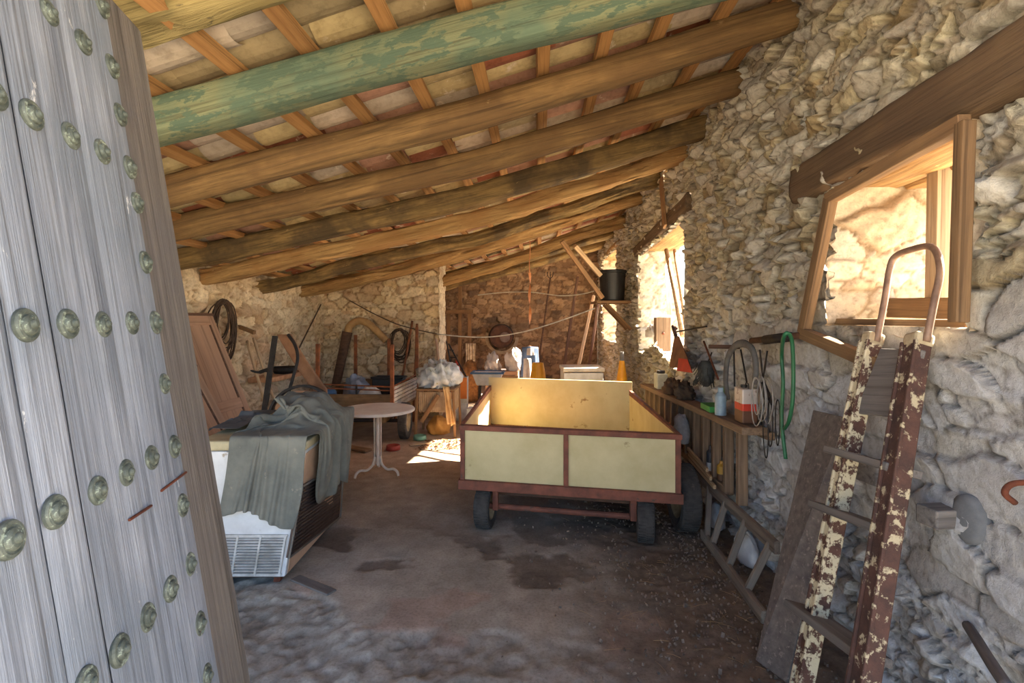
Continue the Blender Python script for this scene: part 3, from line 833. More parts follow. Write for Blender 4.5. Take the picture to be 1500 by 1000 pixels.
# ================================================================== round café table
TM = plain('white_table_paint', (226, 214, 202), (208, 190, 176), 5, .6, 0, .1, 0, ((150, 120, 98), .70, 10))
tb = W((553-750)/F*5.38, 5.38, 0)
tt = thing('round_table', 'round white metal garden table on a slim column with curled feet', 'table', tb)
T0 = Matrix.Translation(tb)
MB().lathe([(0, .705), (.36, .705), (.378, .702), (.386, .692), (.384, .675), (.372, .672), (.36, .684), (0, .686)], 56, T0).build('tabletop', TM, tt, smooth=False)
m = MB()
for a in (0, PI/2, PI, 1.5*PI):
    m.box((.034, 0, .395), (.012, .030, .57), T0 @ Matrix.Rotation(a+.5, 4, 'Z'))
m.box((0, 0, .40), (.03, .03, .56), T0)
m.lathe([(.06, .685), (.06, .672), (.03, .66), (.03, .685)], 16, T0)
m.build('column', TM, tt, bevel=.003)
for k in range(3):
    a = 2*PI*k/3+.08+(-.35)
    pts = [tb+Vector((math.cos(a)*r, math.sin(a)*r, z)) for r, z in ((.03, .20), (.055, .12), (.12, .075), (.19, .085), (.235, .06), (.25, .018))]
    MB().tube(curve_pts(pts, 6), .014, 8).build('leg', TM, tt, smooth=True)
for k, (px, py, c, lb) in enumerate(((576, 659, (172, 70, 56), 'small red bowl on the floor beyond the round table'), (615, 644, (120, 170, 148), 'small pale green pet bowl on the floor by the cart wheel'))):
    p = P(px, py, Z=0)
    o = MB().lathe([(.0, .012), (.055, .012), (.078, .06), (.084, .06), (.09, .004), (.0, .0)], 28).build('bowl', plain('bowl_%d' % k, c, None, 8, .5), None, Matrix.Translation(p+Vector((0, 0, .004))), smooth=True)
    tag(o, lb, 'bowl')

# ================================================================== hand truck, planks and loose frame on the near wall
CHIP = plain('chipped_cream_paint', (100, 70, 60), (76, 54, 48), 16, .85, .1, .5, 0, ((206, 196, 168), .475, 24))
CHIPD = plain('chipped_dark_paint', (92, 64, 56), (68, 50, 46), 16, .85, .1, .5, 0, ((186, 174, 146), .555, 22))
GREYB = wood('grey_boards', (84, 80, 80), (124, 120, 118), (104, 100, 98), scale=.9, bump=.4)
ht = None
lt, lb_ = P(1278, 500, X=1.40), P(1178, 1000, X=1.05)
rt, rb = P(1345, 503, X=1.40), P(1268, 1000, X=1.05)
def to_floor(a, b, z=.015):
    t = (a.z-z)/(a.z-b.z); return a+(b-a)*t
lf, rf = to_floor(lt, lb_), to_floor(rt, rb)
ht = thing('hand_truck', 'tall rusty hand truck with chipped cream rails and bent pipe handle, leaning below the window', 'hand truck', (lf+rf)/2)
upv = (lt-lf).normalized(); acr = (rt-lt).normalized(); nrm = acr.cross(upv).normalized()
if nrm.x > 0: nrm = -nrm      # towards the room
for a, b, mt, wd in ((lf, lt, CHIP, .045), (rf, rt, CHIPD, .062)):
    o = stick('rail', a, b, wd, .06, mt, ht, up=nrm, bevel=.006)
    m = MB(); M = frame(a, b, nrm); L = (b-a).length
    m.box((L/2, wd*.5+.002, .034), (L, .012, .012)); m.box((L/2, -wd*.5-.002, .034), (L, .012, .012))
    m.build('rail_lip', mt, o, M, bevel=.003)
    MB().box((L+.012, 0, 0), (.05, wd+.012, .07)).build('rail_cap', plain('cap_cream', (200, 188, 158), (160, 140, 112), 12, .8), o, M, bevel=.012)
def ladpt(px, py, off=0.0):
    """on the hand truck's own plane"""
    a = (px-750)/F; b = (HOR-py)/F; r = Vector((a*CA-SA, a*SA+CA, b)); o_ = Vector((0, 0, CAMZ))
    n = nrm; t = (lf+nrm*off-o_).dot(n)/r.dot(n); return o_+r*t
def board(name, quad, th, mat, parent, off=.0):
    q = [ladpt(x, y, off) for x, y in quad]
    u = (q[1]-q[0])
    M = frame(q[0], q[1], nrm); Mi = M.inverted()
    m = MB(); m.slab([Mi @ p for p in q], th)
    return m.build(name, mat, parent, M, bevel=.004)
board('back_board', [(1252, 605), (1330, 612), (1350, 512), (1289, 510)], .018, GREYB, ht, .012)
def rung(p0, p1, depth, name='slat'):
    a, b = ladpt(*p0, .0), ladpt(*p1, .0)
    return stick(name, a, b, depth, .03, GREYB, ht, up=upv, bevel=.004)
rung((1228, 662), (1325, 690), .13); rung((1205, 742), (1300, 778), .13); rung((1172, 888), (1278, 965), .14)
hp = [ladpt(1284, 500), ladpt(1296, 440), ladpt(1303, 395), ladpt(1312, 375), ladpt(1340, 364), ladpt(1362, 361), ladpt(1373, 372), ladpt(1377, 400), ladpt(1369, 440), ladpt(1357, 500)]
MB().tube(curve_pts(hp, 6), .013, 10).build('handle', plain('rusty_pipe', (164, 136, 118), (124, 100, 88), 14, .6, .4, .2), ht, smooth=True)
# toe plate
MB().box(((lf+rf)/2+Vector((-.10, 0, -.005))), (.2, (rf-lf).length*.9, .012)).build('toe_plate', RUST, ht)

CHIPB = plain('grey_chipboard', (118, 110, 106), (92, 86, 84), 26, .95, 0, .4, 0, ((138, 128, 122), .58, 40))
q = [P(1106, 966, Z=.005), P(1152, 1000, Z=.005), P(1240, 611, X=1.45), P(1191, 600, X=1.45)]
o = MB().slab(q, .022).build('chipboard_panel', CHIPB, bevel=.004)
tag(o, 'tall grey chipboard panel leaning on the wall between the low ladder and the hand truck', 'board')
def wallstub(label, px, py, s, L, X0=1.44):
    p = P(px, py, X=X0); o = stick('timber_stub', p+Vector((.12, 0, 0)), p-Vector((L, .03, .0)), s, s*.8, GREYB, bevel=.006)
    return tag(o, label, 'timber stub')
wallstub('short dark timber stub poking from the wall behind the hand truck slats', 1272, 690, .11, .03)
wallstub('square dark timber stub in a grey cement patch at lower right of the wall', 1368, 752, .085, .05)
p = P(1402, 760, X=1.455)
o = MB().lathe([(0, .012), (.06, .010), (.085, 0), (.09, -.06)], 20, Matrix.Translation(p+Vector((.03, 0, 0))) @ Matrix.Rotation(-PI/2, 4, 'Y') @ Matrix.Scale(.8, 4, (0, 1, 0))).build('cement_patch', plain('cement', (118, 122, 128), (98, 102, 108), 12, .95, 0, .4), smooth=True)
tag(o, 'round grey cement patch on the wall right of the hand truck', 'cement patch', None, 'structure')
p = P(1487, 722, X=1.44)
o = MB().tube(curve_pts([p+Vector((.1, 0, .03)), p+Vector((0, 0, .03)), p+Vector((-.03, 0, 0)), p+Vector((0, 0, -.03))], 5), .009, 8).build('wall_hook', RUST, smooth=True)
tag(o, 'rusty iron hook on the whitewashed wall at the right edge of the photo', 'hook')
a = P(1418, 915, X=1.50); b = P(1478, 1006, X=1.24)
o = log('wall_peg', [b, a], .034, .034, GREYB, seed=61, n=20, wob=.01, rough=.003)
tag(o, 'grey wooden stick jutting from the wall at the lower right corner of the photo', 'stick')

FRW = wood('frame_wood', (102, 78, 54), (146, 116, 82), (122, 94, 66), scale=.8, bump=.4)
win = thing('window_1', 'loose wooden window frame standing askew in the near stone opening', 'window', P(1300, 480, X=XR), None, 'structure')
xw = XR-.12
fp = [(1219, 292), (1176, 486), (1420, 190), (1404, 470)]
a, b = P(1217, 290, X=xw), P(1177, 488, X=xw-.02); stick('frame_post', b, a, .06, .045, FRW, win, up=(1, 0, 0))
c, d = P(1414, 178, X=xw), P(1404, 472, X=xw-.02); stick('frame_post', d, c, .042, .045, FRW, win, up=(1, 0, 0))
stick('frame_rail', a+Vector((0, .02, 0)), c, .045, .055, FRW, win)
stick('frame_rail', b, P(1290, 535, X=xw-.03), .045, .06, FRW, win)
a_, b_ = P(1380, 245, X=XR+.34), P(1376, 462, X=XR+.34)
stick('shutter_board', b_, a_, .07, .09, wood('grey_shutter', (150, 128, 104), (196, 176, 150), None, .8), win, up=(1, 0, 0))
stick('sill_board', P(1262, 450, X=XR+.28), P(1420, 452, X=XR+.28), .05, .10, FRW, win)
stick('sill_board', P(1215, 470, X=XR+.06), P(1440, 474, X=XR+.06), .12, .03, FRW, win)
# ================================================================== left side of the barn
DUSTW = wood('dusty_brown_door', (150, 116, 94), (188, 152, 126), (164, 128, 104), scale=.5, bump=.15)
DARKW = wood('dark_trim_wood', (72, 48, 36), (104, 74, 56), None, scale=.8, bump=.4)
OLDW = wood('old_brown_wood', (104, 74, 48), (160, 122, 84), (124, 94, 64), scale=.9, bump=.6)
PALEW = wood('pale_pole_wood', (150, 122, 92), (200, 172, 138), None, scale=.9, bump=.4)
RUSTP = plain('rusty_post', (150, 88, 52), (104, 62, 40), 10, .85, .2, .3, .1)
DARKM = plain('dark_iron', (58, 52, 50), (36, 34, 34), 12, .65, .5, .2, .1)
BLACKP = plain('black_plastic', (40, 40, 42), (28, 28, 30), 4, .45, 0, .05, 0, ((120, 110, 98), .72, 8))
WHITEP = plain('white_plastic', (224, 222, 220), (190, 188, 184), 6, .6, 0, .1)
DUSTZ = wood('dusty_door_panel', (156, 122, 98), (186, 150, 124), (170, 134, 110), scale=.35, axis='Z', bump=.1)
# two panelled doors leaning against the left wall
def wall_door(label, tl, tr, drop, Xt, Xb, ins):
    a, b = P(*tl, X=Xt), P(*tr, X=Xt)
    a.z = b.z = (a.z+b.z)/2
    dz = a.z-drop; dn = Vector((Xb-Xt, 0, -dz))
    q = [a+dn, b+dn, b, a]
    t = thing('panel_door', label, 'door', (q[0]+q[1])/2)
    M = frame(q[0], q[1], (q[3]-q[0])); Mi = M.inverted()
    Lw = (q[1]-q[0]).length; Lh = (q[3]-q[0]).length
    s_ = -1.0
    MB().box((Lw/2, 0, Lh/2), (Lw-.02, .018, Lh-.02)).build('door_panel', DUSTZ, t, M)
    for x in (.04, Lw-.04): MB().box((x, 0, Lh/2), (.085, .045, Lh)).build('door_stile', DUSTZ, t, M, bevel=.006)
    for z in (.06, Lh*.45, Lh-.05): MB().box((Lw/2, 0, z), (Lw-.17, .044, .11)).build('door_rail', DUSTW, t, M, bevel=.006)
    g = MB()
    for x in (.095, Lw-.095): g.box((x, 0, Lh/2), (.022, .034, Lh-.2))
    g.build('moulding', DARKW, t, M, bevel=.004)
    MB().box((Lw/2, 0, Lh+.012), (Lw+.02, .06, .03)).build('top_moulding', DARKW, t, M, bevel=.006)
    return t
wall_door('tall dusty brown panelled door leaning on the left wall behind the freezer', (232, 452), (309, 472), .02, XL+.20, XL+.88, 0)
wall_door('second panelled brown door leaning lower, between the first and the studded door', (190, 535), (285, 552), .02, XL+.55, XL+1.2, 0)

def wires(label, name, c, R, n, mat, axis='X', seed=0, r=.006, sq=1.35, cat='wire coil', jit=.3):
    rg = random.Random(seed); m = MB()
    for k in range(n):
        pts = []; a0 = rg.uniform(0, 6); rx = R*rg.uniform(1-jit, 1.05); rz = rx*sq; of = rg.uniform(-.03, .03); o2 = rg.uniform(-.04, .04)
        for i in range(29):
            a = 2*PI*i/28; w_ = 1+.06*math.sin(3*a+a0)
            y, z = rx*w_*math.cos(a), rz*w_*math.sin(a)-(rz-R*sq)*1.0
            pts.append(c+(Vector((of, y+o2, z)) if axis == 'X' else Vector((y+o2, of, z))))
        m.tube(pts, r, 5, cap=False)
    o = m.build(name, mat, smooth=True); return tag(o, label, cat)
WIRE = plain('dark_wire', (92, 70, 54), (62, 48, 40), 20, .7, .4)
wires('tangled dark wire coil hung on the left wall above the panelled door', 'wire_coil', P(327, 486, X=XL+.13), .22, 14, WIRE, 'X', 2, .008, 1.6, jit=.4)
p = P(350, 476, X=XL); o = stick('wall_peg', p-Vector((.05, 0, 0)), P(373, 487, X=XL+.28), .04, .045, OLDW); tag(o, 'stubby wooden peg sticking out of the left wall beside the wire coil', 'peg')
def pole(label, p0, p1, r, mat, name='pole', cat='pole', square=False, w=None, seed=0):
    if square: o = stick(name, p0, p1, w or r*2, r*2, mat)
    else: o = log(name, [p0, p1], r*2, r*2, mat, n=24, seg=12, wob=.008, rough=.002, seed=seed)
    return tag(o, label, cat)
def ground_at(p, q, z=.01): return q + (p-q)*((z-q.z)/(p.z-q.z))
for k, (x0, y0, x1, y1, lb) in enumerate(((362, 500, 391, 600, 'pale pole leaning on the left wall, nearer the wire coil'), (371, 495, 396, 598, 'pale pole leaning on the left wall, nearer the black blade'))):
    a = P(x0, y0, X=XL+.12); b = P(x1+(10 if k else 0), y1, X=XL+.65-.15*k); pole(lb, ground_at(a, b), a, .018, PALEW, seed=70+k)
a = P(403, 492, D=5.15); b = P(389, 590, D=5.0)
t = thing('iron_bar', 'black iron bar with a bent spike standing behind the freezer', 'iron bar', ground_at(a, b))
stick('shaft', ground_at(a, b), a, .05, .03, DARKM, t, up=(0, 1, 0))
m = MB(); c = a.lerp(b, .52); m.tube(curve_pts([c, c+Vector((-.05, 0, .0)), c+Vector((-.12, 0, -.02)), c+Vector((-.19, -.02, .0))], 4), [.022]*4+[.018]*4+[.012]*4+[.006], 8); m.build('spike', DARKM, t, smooth=True)
# curved brown chute plate
m = MB(); rows = []
for i in range(13):
    s_ = i/12
    cpt = P(405+44*s_+8*s_*s_, 490+80*s_, D=5.35-.15*s_); rows.append([tuple(cpt+Vector((dx, .05*math.cos(dx*9)-.02, .04*dx))) for dx in np.linspace(-.01, .16, 7)])
low = P(457, 570, D=5.2); low = Vector((low.x+.03, low.y, .02))
for k in range(1, 6):
    base = np.array(rows[12]); rows.append([tuple(np.array(q)+np.array(low-P(457, 570, D=5.2))*k/5.0*.96) for q in base])
o = m.grid(np.array(rows)).build('metal_chute', plain('brown_chute', (168, 124, 92), (132, 92, 66), 6, .8), smooth=True, solid=.012)
tag(o, 'curved brown metal chute propped upright behind the black hoop', 'chute')
m = MB(); pts = [P(422, 490, D=5.2), P(432, 505, D=5.15), P(436, 525, D=5.1), P(430, 550, D=5.05), P(420, 585, D=5.0)]
pts.append(ground_at(pts[-2], pts[-1])); o = m.tube(curve_pts(pts, 5), .017, 6).build('iron_strap', DARKM, smooth=True); tag(o, 'bent dark iron strap standing against the brown chute', 'strap')
# hooped wheel on a crate
c = P(443, 612, D=4.72); ax = Vector((.12, -1, .10))
cr = thing('wooden_crate', 'low wooden crate holding the black hoop wheel behind the freezer', 'crate', Vector((c.x, c.y, 0)))
zt = c.z-.315
for i in range(3):
    for sgn in (-1, 1): stick('slat', (c.x-.32, c.y+.15*sgn, zt*(.2+.3*i)), (c.x+.32, c.y+.15*sgn, zt*(.2+.3*i)), .02, zt*.24, OLDW, cr)
for x in (-.3, .3):
    for y in (-.13, .13): stick('post', (c.x+x, c.y+y, .0), (c.x+x, c.y+y, zt-.02), .04, .03, OLDW, cr)
stick('top_board', (c.x-.33, c.y, zt-.01), (c.x+.33, c.y, zt-.01), .33, .02, OLDW, cr)
hw = thing('hoop_wheel', 'dark hoop-rimmed wheel with a brown inner band behind the canvas tarp', 'wheel', Vector((c.x, c.y, zt)))
M = Matrix.Translation(c) @ ax.normalized().to_track_quat('Z', 'Y').to_matrix().to_4x4()
def ring(R, h, th, seg=48): return MB().lathe([(R, -h), (R, h), (R-th, h), (R-th, -h), (R, -h)], seg)
rim_ = ring(.305, .035, .022).build('rim', DARKM, hw, M)
ring(.252, .03, .05).build('brown_band', plain('brown_band', (178, 132, 96), (142, 100, 72), 7, .7), hw, M)
MB().lathe([(0, -.02), (.2, -.02), (.2, -.01), (0, -.01)], 40).build('disc', plain('dark_disc', (44, 40, 40), None, 8, .7), hw, M)
MB().lathe([(.0, .06), (.03, .06), (.035, -.02), (0, -.02)], 20).build('hub', DARKM, hw, M)
for k in range(6):
    a = PI*k/3; MB().tube([(0.03*math.cos(a), .03*math.sin(a), .02), (.285*math.cos(a), .285*math.sin(a), .0)], .009, 6).build('spoke', DARKM, hw, M)

# ------------------------------------------------------------------ stake cart
CB = wood('cart_board', (104, 78, 52), (152, 120, 84), (90, 70, 48), scale=.7)
SLATP = plain('pale_slat_metal', (196, 194, 190), (150, 142, 134), 5, .6, .1, .1, 0, ((140, 92, 66), .62, 9))
c0, c1, c2 = (-2.56, 6.75), (-1.58, 6.75), (-1.50, 8.15)
c3 = (-2.5, 8.15)
def cp_(u, v, z):
    a = [c0[i]*(1-u)+c1[i]*u for i in (0, 1)]; b = [c3[i]*(1-u)+c2[i]*u for i in (0, 1)]
    return W(a[0]*(1-v)+b[0]*v, a[1]*(1-v)+b[1]*v, z)
def cbox(m, u0, u1, v0, v1, z0, z1):
    return m.hexa([cp_(u0, v0, z0), cp_(u1, v0, z0), cp_(u1, v1, z0), cp_(u0, v1, z0)], [cp_(u0, v0, z1), cp_(u1, v0, z1), cp_(u1, v1, z1), cp_(u0, v1, z1)])
ct = thing('stake_cart', 'old stake-sided farm cart with rusty corner posts by the cross wall', 'cart', cp_(.5, .5, 0))
cbox(MB(), 0, 1, 0, 1, .40, .44).build('bed', CB, ct)
cbox(MB(), -.01, 1.01, -.015, .008, .42, .655).build('front_board', CB, ct, bevel=.004)
cbox(MB(), -.01, 1.01, .992, 1.01, .42, .70).build('rear_board', CB, ct, bevel=.004)
cbox(MB(), -.005, .012, .01, .99, .42, .70).build('side_board', CB, ct, bevel=.004)
m = MB()
for k in range(6): cbox(m, .992, 1.008, .01, .99, .44+.052*k, .482+.052*k)
m.build('slatted_side', SLATP, ct)
for u, v, h in ((.0, 0, 1.32), (.55, .98, 1.34), (1.0, .0, 1.31), (1.0, .96, 1.52), (.02, .98, 1.4)):
    stick('corner_post', cp_(u, v, .40), cp_(u, v, h), .045, .045, RUSTP, ct, up=(0, 1, 0))
for z in (.70, .75):
    MB().tube([cp_(0, 0, z+.04), cp_(1, 0, z)], .010, 6).build('rail', RUSTP, ct)
    MB().tube([cp_(1, 0, z), cp_(1, .96, z+.03)], .010, 6).build('rail', RUSTP, ct)
MB().tube([cp_(.52, 0, .64), cp_(.52, 0, .78)], .012, 6).build('rail_stay', DARKM, ct)
for u in (-.07, 1.09):
    wheel(ct, cp_(u, .22, .25), cp_(1, 0, 0)-cp_(0, 0, 0), .245, .12)
MB().tube([cp_(-.07, .22, .25), cp_(1.09, .22, .25)], .025, 8).build('axle', DARKM, ct)
for u in (.15, .85):
    m = MB(); cbox(m, u-.025, u+.025, .05, .95, .26, .40); m.build('chassis_beam', CB, ct)
# things in the cart
def lump(name, label, cat, c, s, mat, seed=0, wr=.35, fq=3.2, group=None, flat=True):
    """a crumpled sack or bag resting on its base"""
    rg = np.random.default_rng(seed); nu, nv = 40, 26
    th = np.linspace(0, 2*PI, nu, endpoint=False); ph = np.linspace(0.02, PI-.02, nv)
    vs = []
    for p_ in ph:
        for t in th:
            x, y, z = math.sin(p_)*math.cos(t), math.sin(p_)*math.sin(t), math.cos(p_)
            n_ = float(fbm(np.array(x*fq+z*1.7+seed), np.array(y*fq-z*1.1+seed*2.0), seed, 4))
            rdg = 1-abs(float(fbm(np.array(x*fq*1.3-z*2+9), np.array(y*fq*1.3+z*2.3), seed+5, 3))-.5)*2
            g = 1+wr*((n_-.5)*1.3+(rdg-.8)*.5)
            zz = z*g
            if flat: zz = max(zz, -.45)
            vs.append((c[0]+x*g*s[0], c[1]+y*g*s[1], c[2]+(zz+.45)*s[2]))
    m = MB(); fs = [(i*nu+k, (i+1)*nu+k, (i+1)*nu+(k+1) % nu, i*nu+(k+1) % nu) for i in range(nv-1) for k in range(nu)]
    fs += [tuple(range(nu)), tuple((nv-1)*nu+k for k in range(nu))[::-1]]
    o = m.add(vs, fs).build(name, mat, smooth=True)
    return tag(o, label, cat, group)
q = cp_(.28, .5, .442); lump('grey_sack', 'crumpled blue-grey sack lying in the stake cart', 'sack', q, (.2, .24, .26), plain('blue_grey_sack', (150, 156, 168), (104, 110, 124), 6, .9), 3, .5)
q = cp_(.62, .18, .442); lump('white_bundle', 'rounded white bundle lying in the stake cart behind the front board', 'bundle', q, (.17, .11, .2), WHITEP, 6, .25)
q = cp_(.70, .62, .442)
t = thing('black_trough', 'long black trough set across the stake cart', 'trough', q)
m = MB(); 
m.box((q.x, q.y, .612), (.46, .22, .32)); m.build('body', BLACKP, t, bevel=.02)
m = MB()
for sx in (-1, 1): m.box((q.x+sx*.225, q.y, .785), (.03, .26, .03))
for sy in (-1, 1): m.box((q.x, q.y+sy*.115, .785), (.48, .03, .03))
m.build('rim', BLACKP, t, bevel=.008)
# on the cross wall
TAN = plain('tan_pipe', (188, 148, 98), (150, 110, 70), 6, .8, 0, .2)
yk = thing('bent_pipe', 'thick tan pipe bent in an arch on the cross wall, with a dark lower leg', 'pipe', P(494, 560, Y=YM-.20))
pts = [P(508, 492, Y=YM-.17), P(512, 478, Y=YM-.17), P(524, 470, Y=YM-.17), P(538, 473, Y=YM-.17), P(552, 485, Y=YM-.17), P(566, 499, Y=YM-.17)]
MB().tube(curve_pts(pts, 6), .062, 12).build('arch', TAN, yk, smooth=True)
a = P(509, 486, Y=YM-.19); b = P(493, 560, Y=YM-.25)
MB().tube([a, a.lerp(b, .5), ground_at(a, b, .02)], [.085, .075, .07], 12).build('lower_leg', DARKW, yk, smooth=True)
wires('bunch of dark wire loops hanging on the cross wall above the cart', 'wire_bundle', P(586, 505, Y=YM-.16), .15, 11, WIRE, 'Y', 11, .008, 1.75)
for k, (x0, y0, x1, y1, lb) in enumerate(((604, 470, 591, 545, 'reddish stick leaning on the cross wall, nearer the wire loops'), (606, 474, 602, 548, 'reddish stick leaning on the cross wall, beside the pile of plastic'))):
    a = P(x0+5*k, y0, Y=YM-.13); b = P(x1+6*k, y1, Y=YM-.34); pole(lb, ground_at(a, b), a, .02, RUSTP, seed=80+k)
a = P(470, 446, X=XL+.14); b = P(437, 512, X=XL+.3); o = MB().tube([b, a], .012, 6).build('hanging_rod', WIRE); tag(o, 'thin rod slanting down the left wall from the roof', 'rod')
# wooden stand with ribbed front, plastic pile on top
RIB = plain('ribbed_board', (186, 160, 128), (146, 120, 92), 9, .85)
s0 = W(-1.07, 7.15, 0)
SX = .50; SY = .5; SH = .66
st = thing('ribbed_stand', 'low wooden stand with a ribbed front under the pile of white plastic', 'stand', s0)
for x in (-SX/2, SX/2):
    for y in (0, SY): stick('leg', s0+Vector((x*1.12, y-.02, 0)), s0+Vector((x, y, SH-.02)), .035, .035, OLDW, st, up=(0, 1, 0))
m = MB()
for k in range(17): m.box((s0.x-SX/2+.03+k*(SX-.06)/16, s0.y-.005, SH-.17), (.015, .018, .28))
m.box((s0.x, s0.y+.005, SH-.17), (SX-.05, .008, .28)); m.build('ribbed_front', RIB, st)
m = MB()
for k in range(12): m.box((s0.x+SX/2, s0.y+.06+k*(SY-.12)/11, SH-.17), (.014, .012, .28))
m.build('ribbed_side', RIB, st)
MB().box((s0.x, s0.y+SY/2, SH), (SX+.05, SY+.05, .03)).build('top', OLDW, st, bevel=.005)
stick('brace', P(642, 578, Y=s0.y-.03), P(617, 618, Y=s0.y-.06), .06, .02, OLDW, st, up=(0, 1, 0))
o = lump('plastic_pile', 'heap of crumpled white plastic sheeting on the ribbed stand', 'plastic', s0+Vector((0, SY/2, SH+.017)), (.27, .27, .27), plain('white_sheeting', (226, 226, 224), (176, 176, 170), 7, .5, 0, .2, 0, ((136, 134, 100), .60, 9)), 12, 1.0, 4.2)
def hanging(name, label, cat, x0, x1, z1, z0, y, mat, folds=5, seed=0, lean=0.0):
    nx, nz = 40, 16; A = np.zeros((nx, nz, 3))
    for i in range(nx):
        for k in range(nz):
            u, v = i/(nx-1), k/(nz-1)
            A[i, k] = (x0+(x1-x0)*u+lean*v+.01*math.sin(v*5+u*9), y-.018*(.4+v)*math.sin(u*folds*2*PI+seed)-.02*v, z1+(z0-z1)*v+.015*math.sin(u*7+seed)*v)
    return tag(MB().grid(A).build(name, mat, smooth=True, solid=.004), label, cat)
a = P(641, 566, Y=6.98); b = P(660, 622, Y=6.98)
hanging('hanging_cloth', 'beige cloth hanging over the right side of the ribbed stand', 'cloth', a.x+.07, a.x+.16, a.z+.0, b.z, 6.98, plain('beige_cloth', (204, 170, 122), (176, 140, 96), 5, .95), 2, 1, .08)
q = W(-.93, 7.0, 0)
lump('yellow_sack', 'yellow-orange sack lying under the ribbed stand', 'sack', s0+Vector((.0, .27, .0)), (.17, .15, .17), plain('yellow_sack', (214, 160, 84), (176, 120, 56), 5, .9), 17, .3)

# ------------------------------------------------------------------ back of the barn
def cabinet(name, label, cat, px0, px1, pyt, d, depth, mat, zb=0.0, door=None):
    a = W((px0-750)/F*d, d, zb); b = W((px1-750)/F*d, d, zb); zt = CAMZ+(HOR-pyt)/F*d
    w_ = (b-a).length; t = thing(name, label, cat, (a+b)/2)
    M = frame(a, b); 
    MB().box((w_/2, depth/2, (zt-zb)/2), (w_, depth, zt-zb)).build('body', mat, t, M, bevel=.008)
    if door: MB().box((w_/2, -.008, (zt-zb)*.5), (w_*.9, .016, (zt-zb)*.88)).build('door', door, t, M, bevel=.004)
    return t, M, w_, zt-zb
ORANGE = plain('orange_paint', (214, 122, 44), (190, 100, 32), 4, .6)
oc, M, w_, h_ = cabinet('orange_cabinet', 'small bright orange cabinet standing beyond the pile of plastic', 'cabinet', 661, 684, 553, 8.3, .3, plain('grey_white_paint', (214, 210, 200)), 0, None)
MB().box((w_/2, -.010, h_-.17), (w_, .02, .34)).build('drawer', ORANGE, oc, M, bevel=.004)
MB().box((w_/2, -.012, h_*.24), (w_*.96, .016, h_*.36)).build('door', WHITEP, oc, M, bevel=.004)
ztop = h_
tl_ = thing('folding_frame', 'dark folded metal frame standing on the orange cabinet', 'frame', W((672-750)/F*8.3, 8.42, ztop))
for (x0, y0, x1, y1) in ((664, 552, 654, 500), (683, 552, 657, 503), (684, 552, 670, 552)):
    MB().tube([P(x0, y0, Y=8.38+.05), P(x1, y1, Y=8.38+.05)], .013, 6).build('tube_leg', DARKM, tl_)
for k in range(4):
    MB().tube([P(663-2*k, 545-11*k, Y=8.43), P(680-5.2*k, 546-11*k, Y=8.43)], .009, 6).build('rung', DARKM, tl_)
q = W((667-750)/F*8.3, 8.55, ztop)
o = MB().lathe([(.0, .0), (.07, .0), (.018, .27), (.0, .28)], 20, Matrix.Translation(q+Vector((0, 0, .004)))).build('red_cone', plain('red_plastic', (206, 66, 40), None, 5, .5), smooth=False); tag(o, 'small red cone standing behind the dark folded frame', 'cone')
a = P(639, 496, Y=8.4); b = P(645, 552, Y=8.3)
o = stick('brown_board', ground_at(a, b), a, .14, .02, DUSTW, up=(1, 0, 0)); tag(o, 'brown board leaning on the end of the cross wall beside the orange cabinet', 'board')
# rack with uprights on the back wall
rk = thing('wooden_rack', 'wooden rack of uprights and a cross rail at the left of the back wall', 'rack', Vector((-2.1, 12.3, 0)))
for x, yt in ((657, 452), (674, 408), (688, 458), (649, 470)):
    a = P(x, yt, Y=12.4); stick('upright', Vector((a.x, a.y, 0)), a, .09, .06, OLDW, rk, up=(0, 1, 0))
stick('cross_rail', P(642, 457, Y=12.33), P(693, 456, Y=12.33), .05, .09, OLDW, rk)
a, b = P(674, 505, Y=11.4), P(690, 556, Y=11.4)
hanging('hanging_cloth', 'beige striped cloth hanging before the wooden rack', 'cloth', a.x, b.x, a.z, b.z-.25, 12.26, plain('striped_beige', (206, 190, 164), (150, 128, 104), 11, .95), 4, 2)
# barrel and hose on the back wall
c = P(735, 492, Y=YB-.12)
bl = thing('wall_barrel', 'round dark brown barrel hung against the back wall', 'barrel', c)
M = Matrix.Translation(c) @ Matrix.Rotation(PI/2, 4, 'X')
MB().lathe([(0, -.05), (.27, -.05), (.30, .03), (.30, .25), (.27, .30), (.24, .30), (.24, .27), (0, .27)], 36).build('shell', plain('barrel_brown', (96, 62, 44), (66, 44, 34), 7, .8), bl, M)
for z in (.03, .24): ring(.308, .015, .012).build('hoop', DARKM, bl, M @ Matrix.Translation((0, 0, z)))
MB().lathe([(0, .27), (.13, .27), (.13, .30), (.1, .31), (0, .31)], 28, Matrix.Translation((.1, -.02, .005))).build('grey_cap', plain('grey_cap', (122, 104, 98), None, 8, .8), bl, M)
c = P(735, 494, Y=YB-.13); m = MB()
for k in range(4): m.tube([c+Vector((math.cos(a)*(.36+.02*k), -.0+.015*k, math.sin(a)*(.36+.02*k))) for a in np.linspace(PI*.9, PI*2.0, 20)], .014, 6)
o = m.build('hanging_hose', plain('pale_hose', (190, 168, 140), None, 8, .7), smooth=True); tag(o, 'pale hose looped under the barrel on the back wall', 'hose')
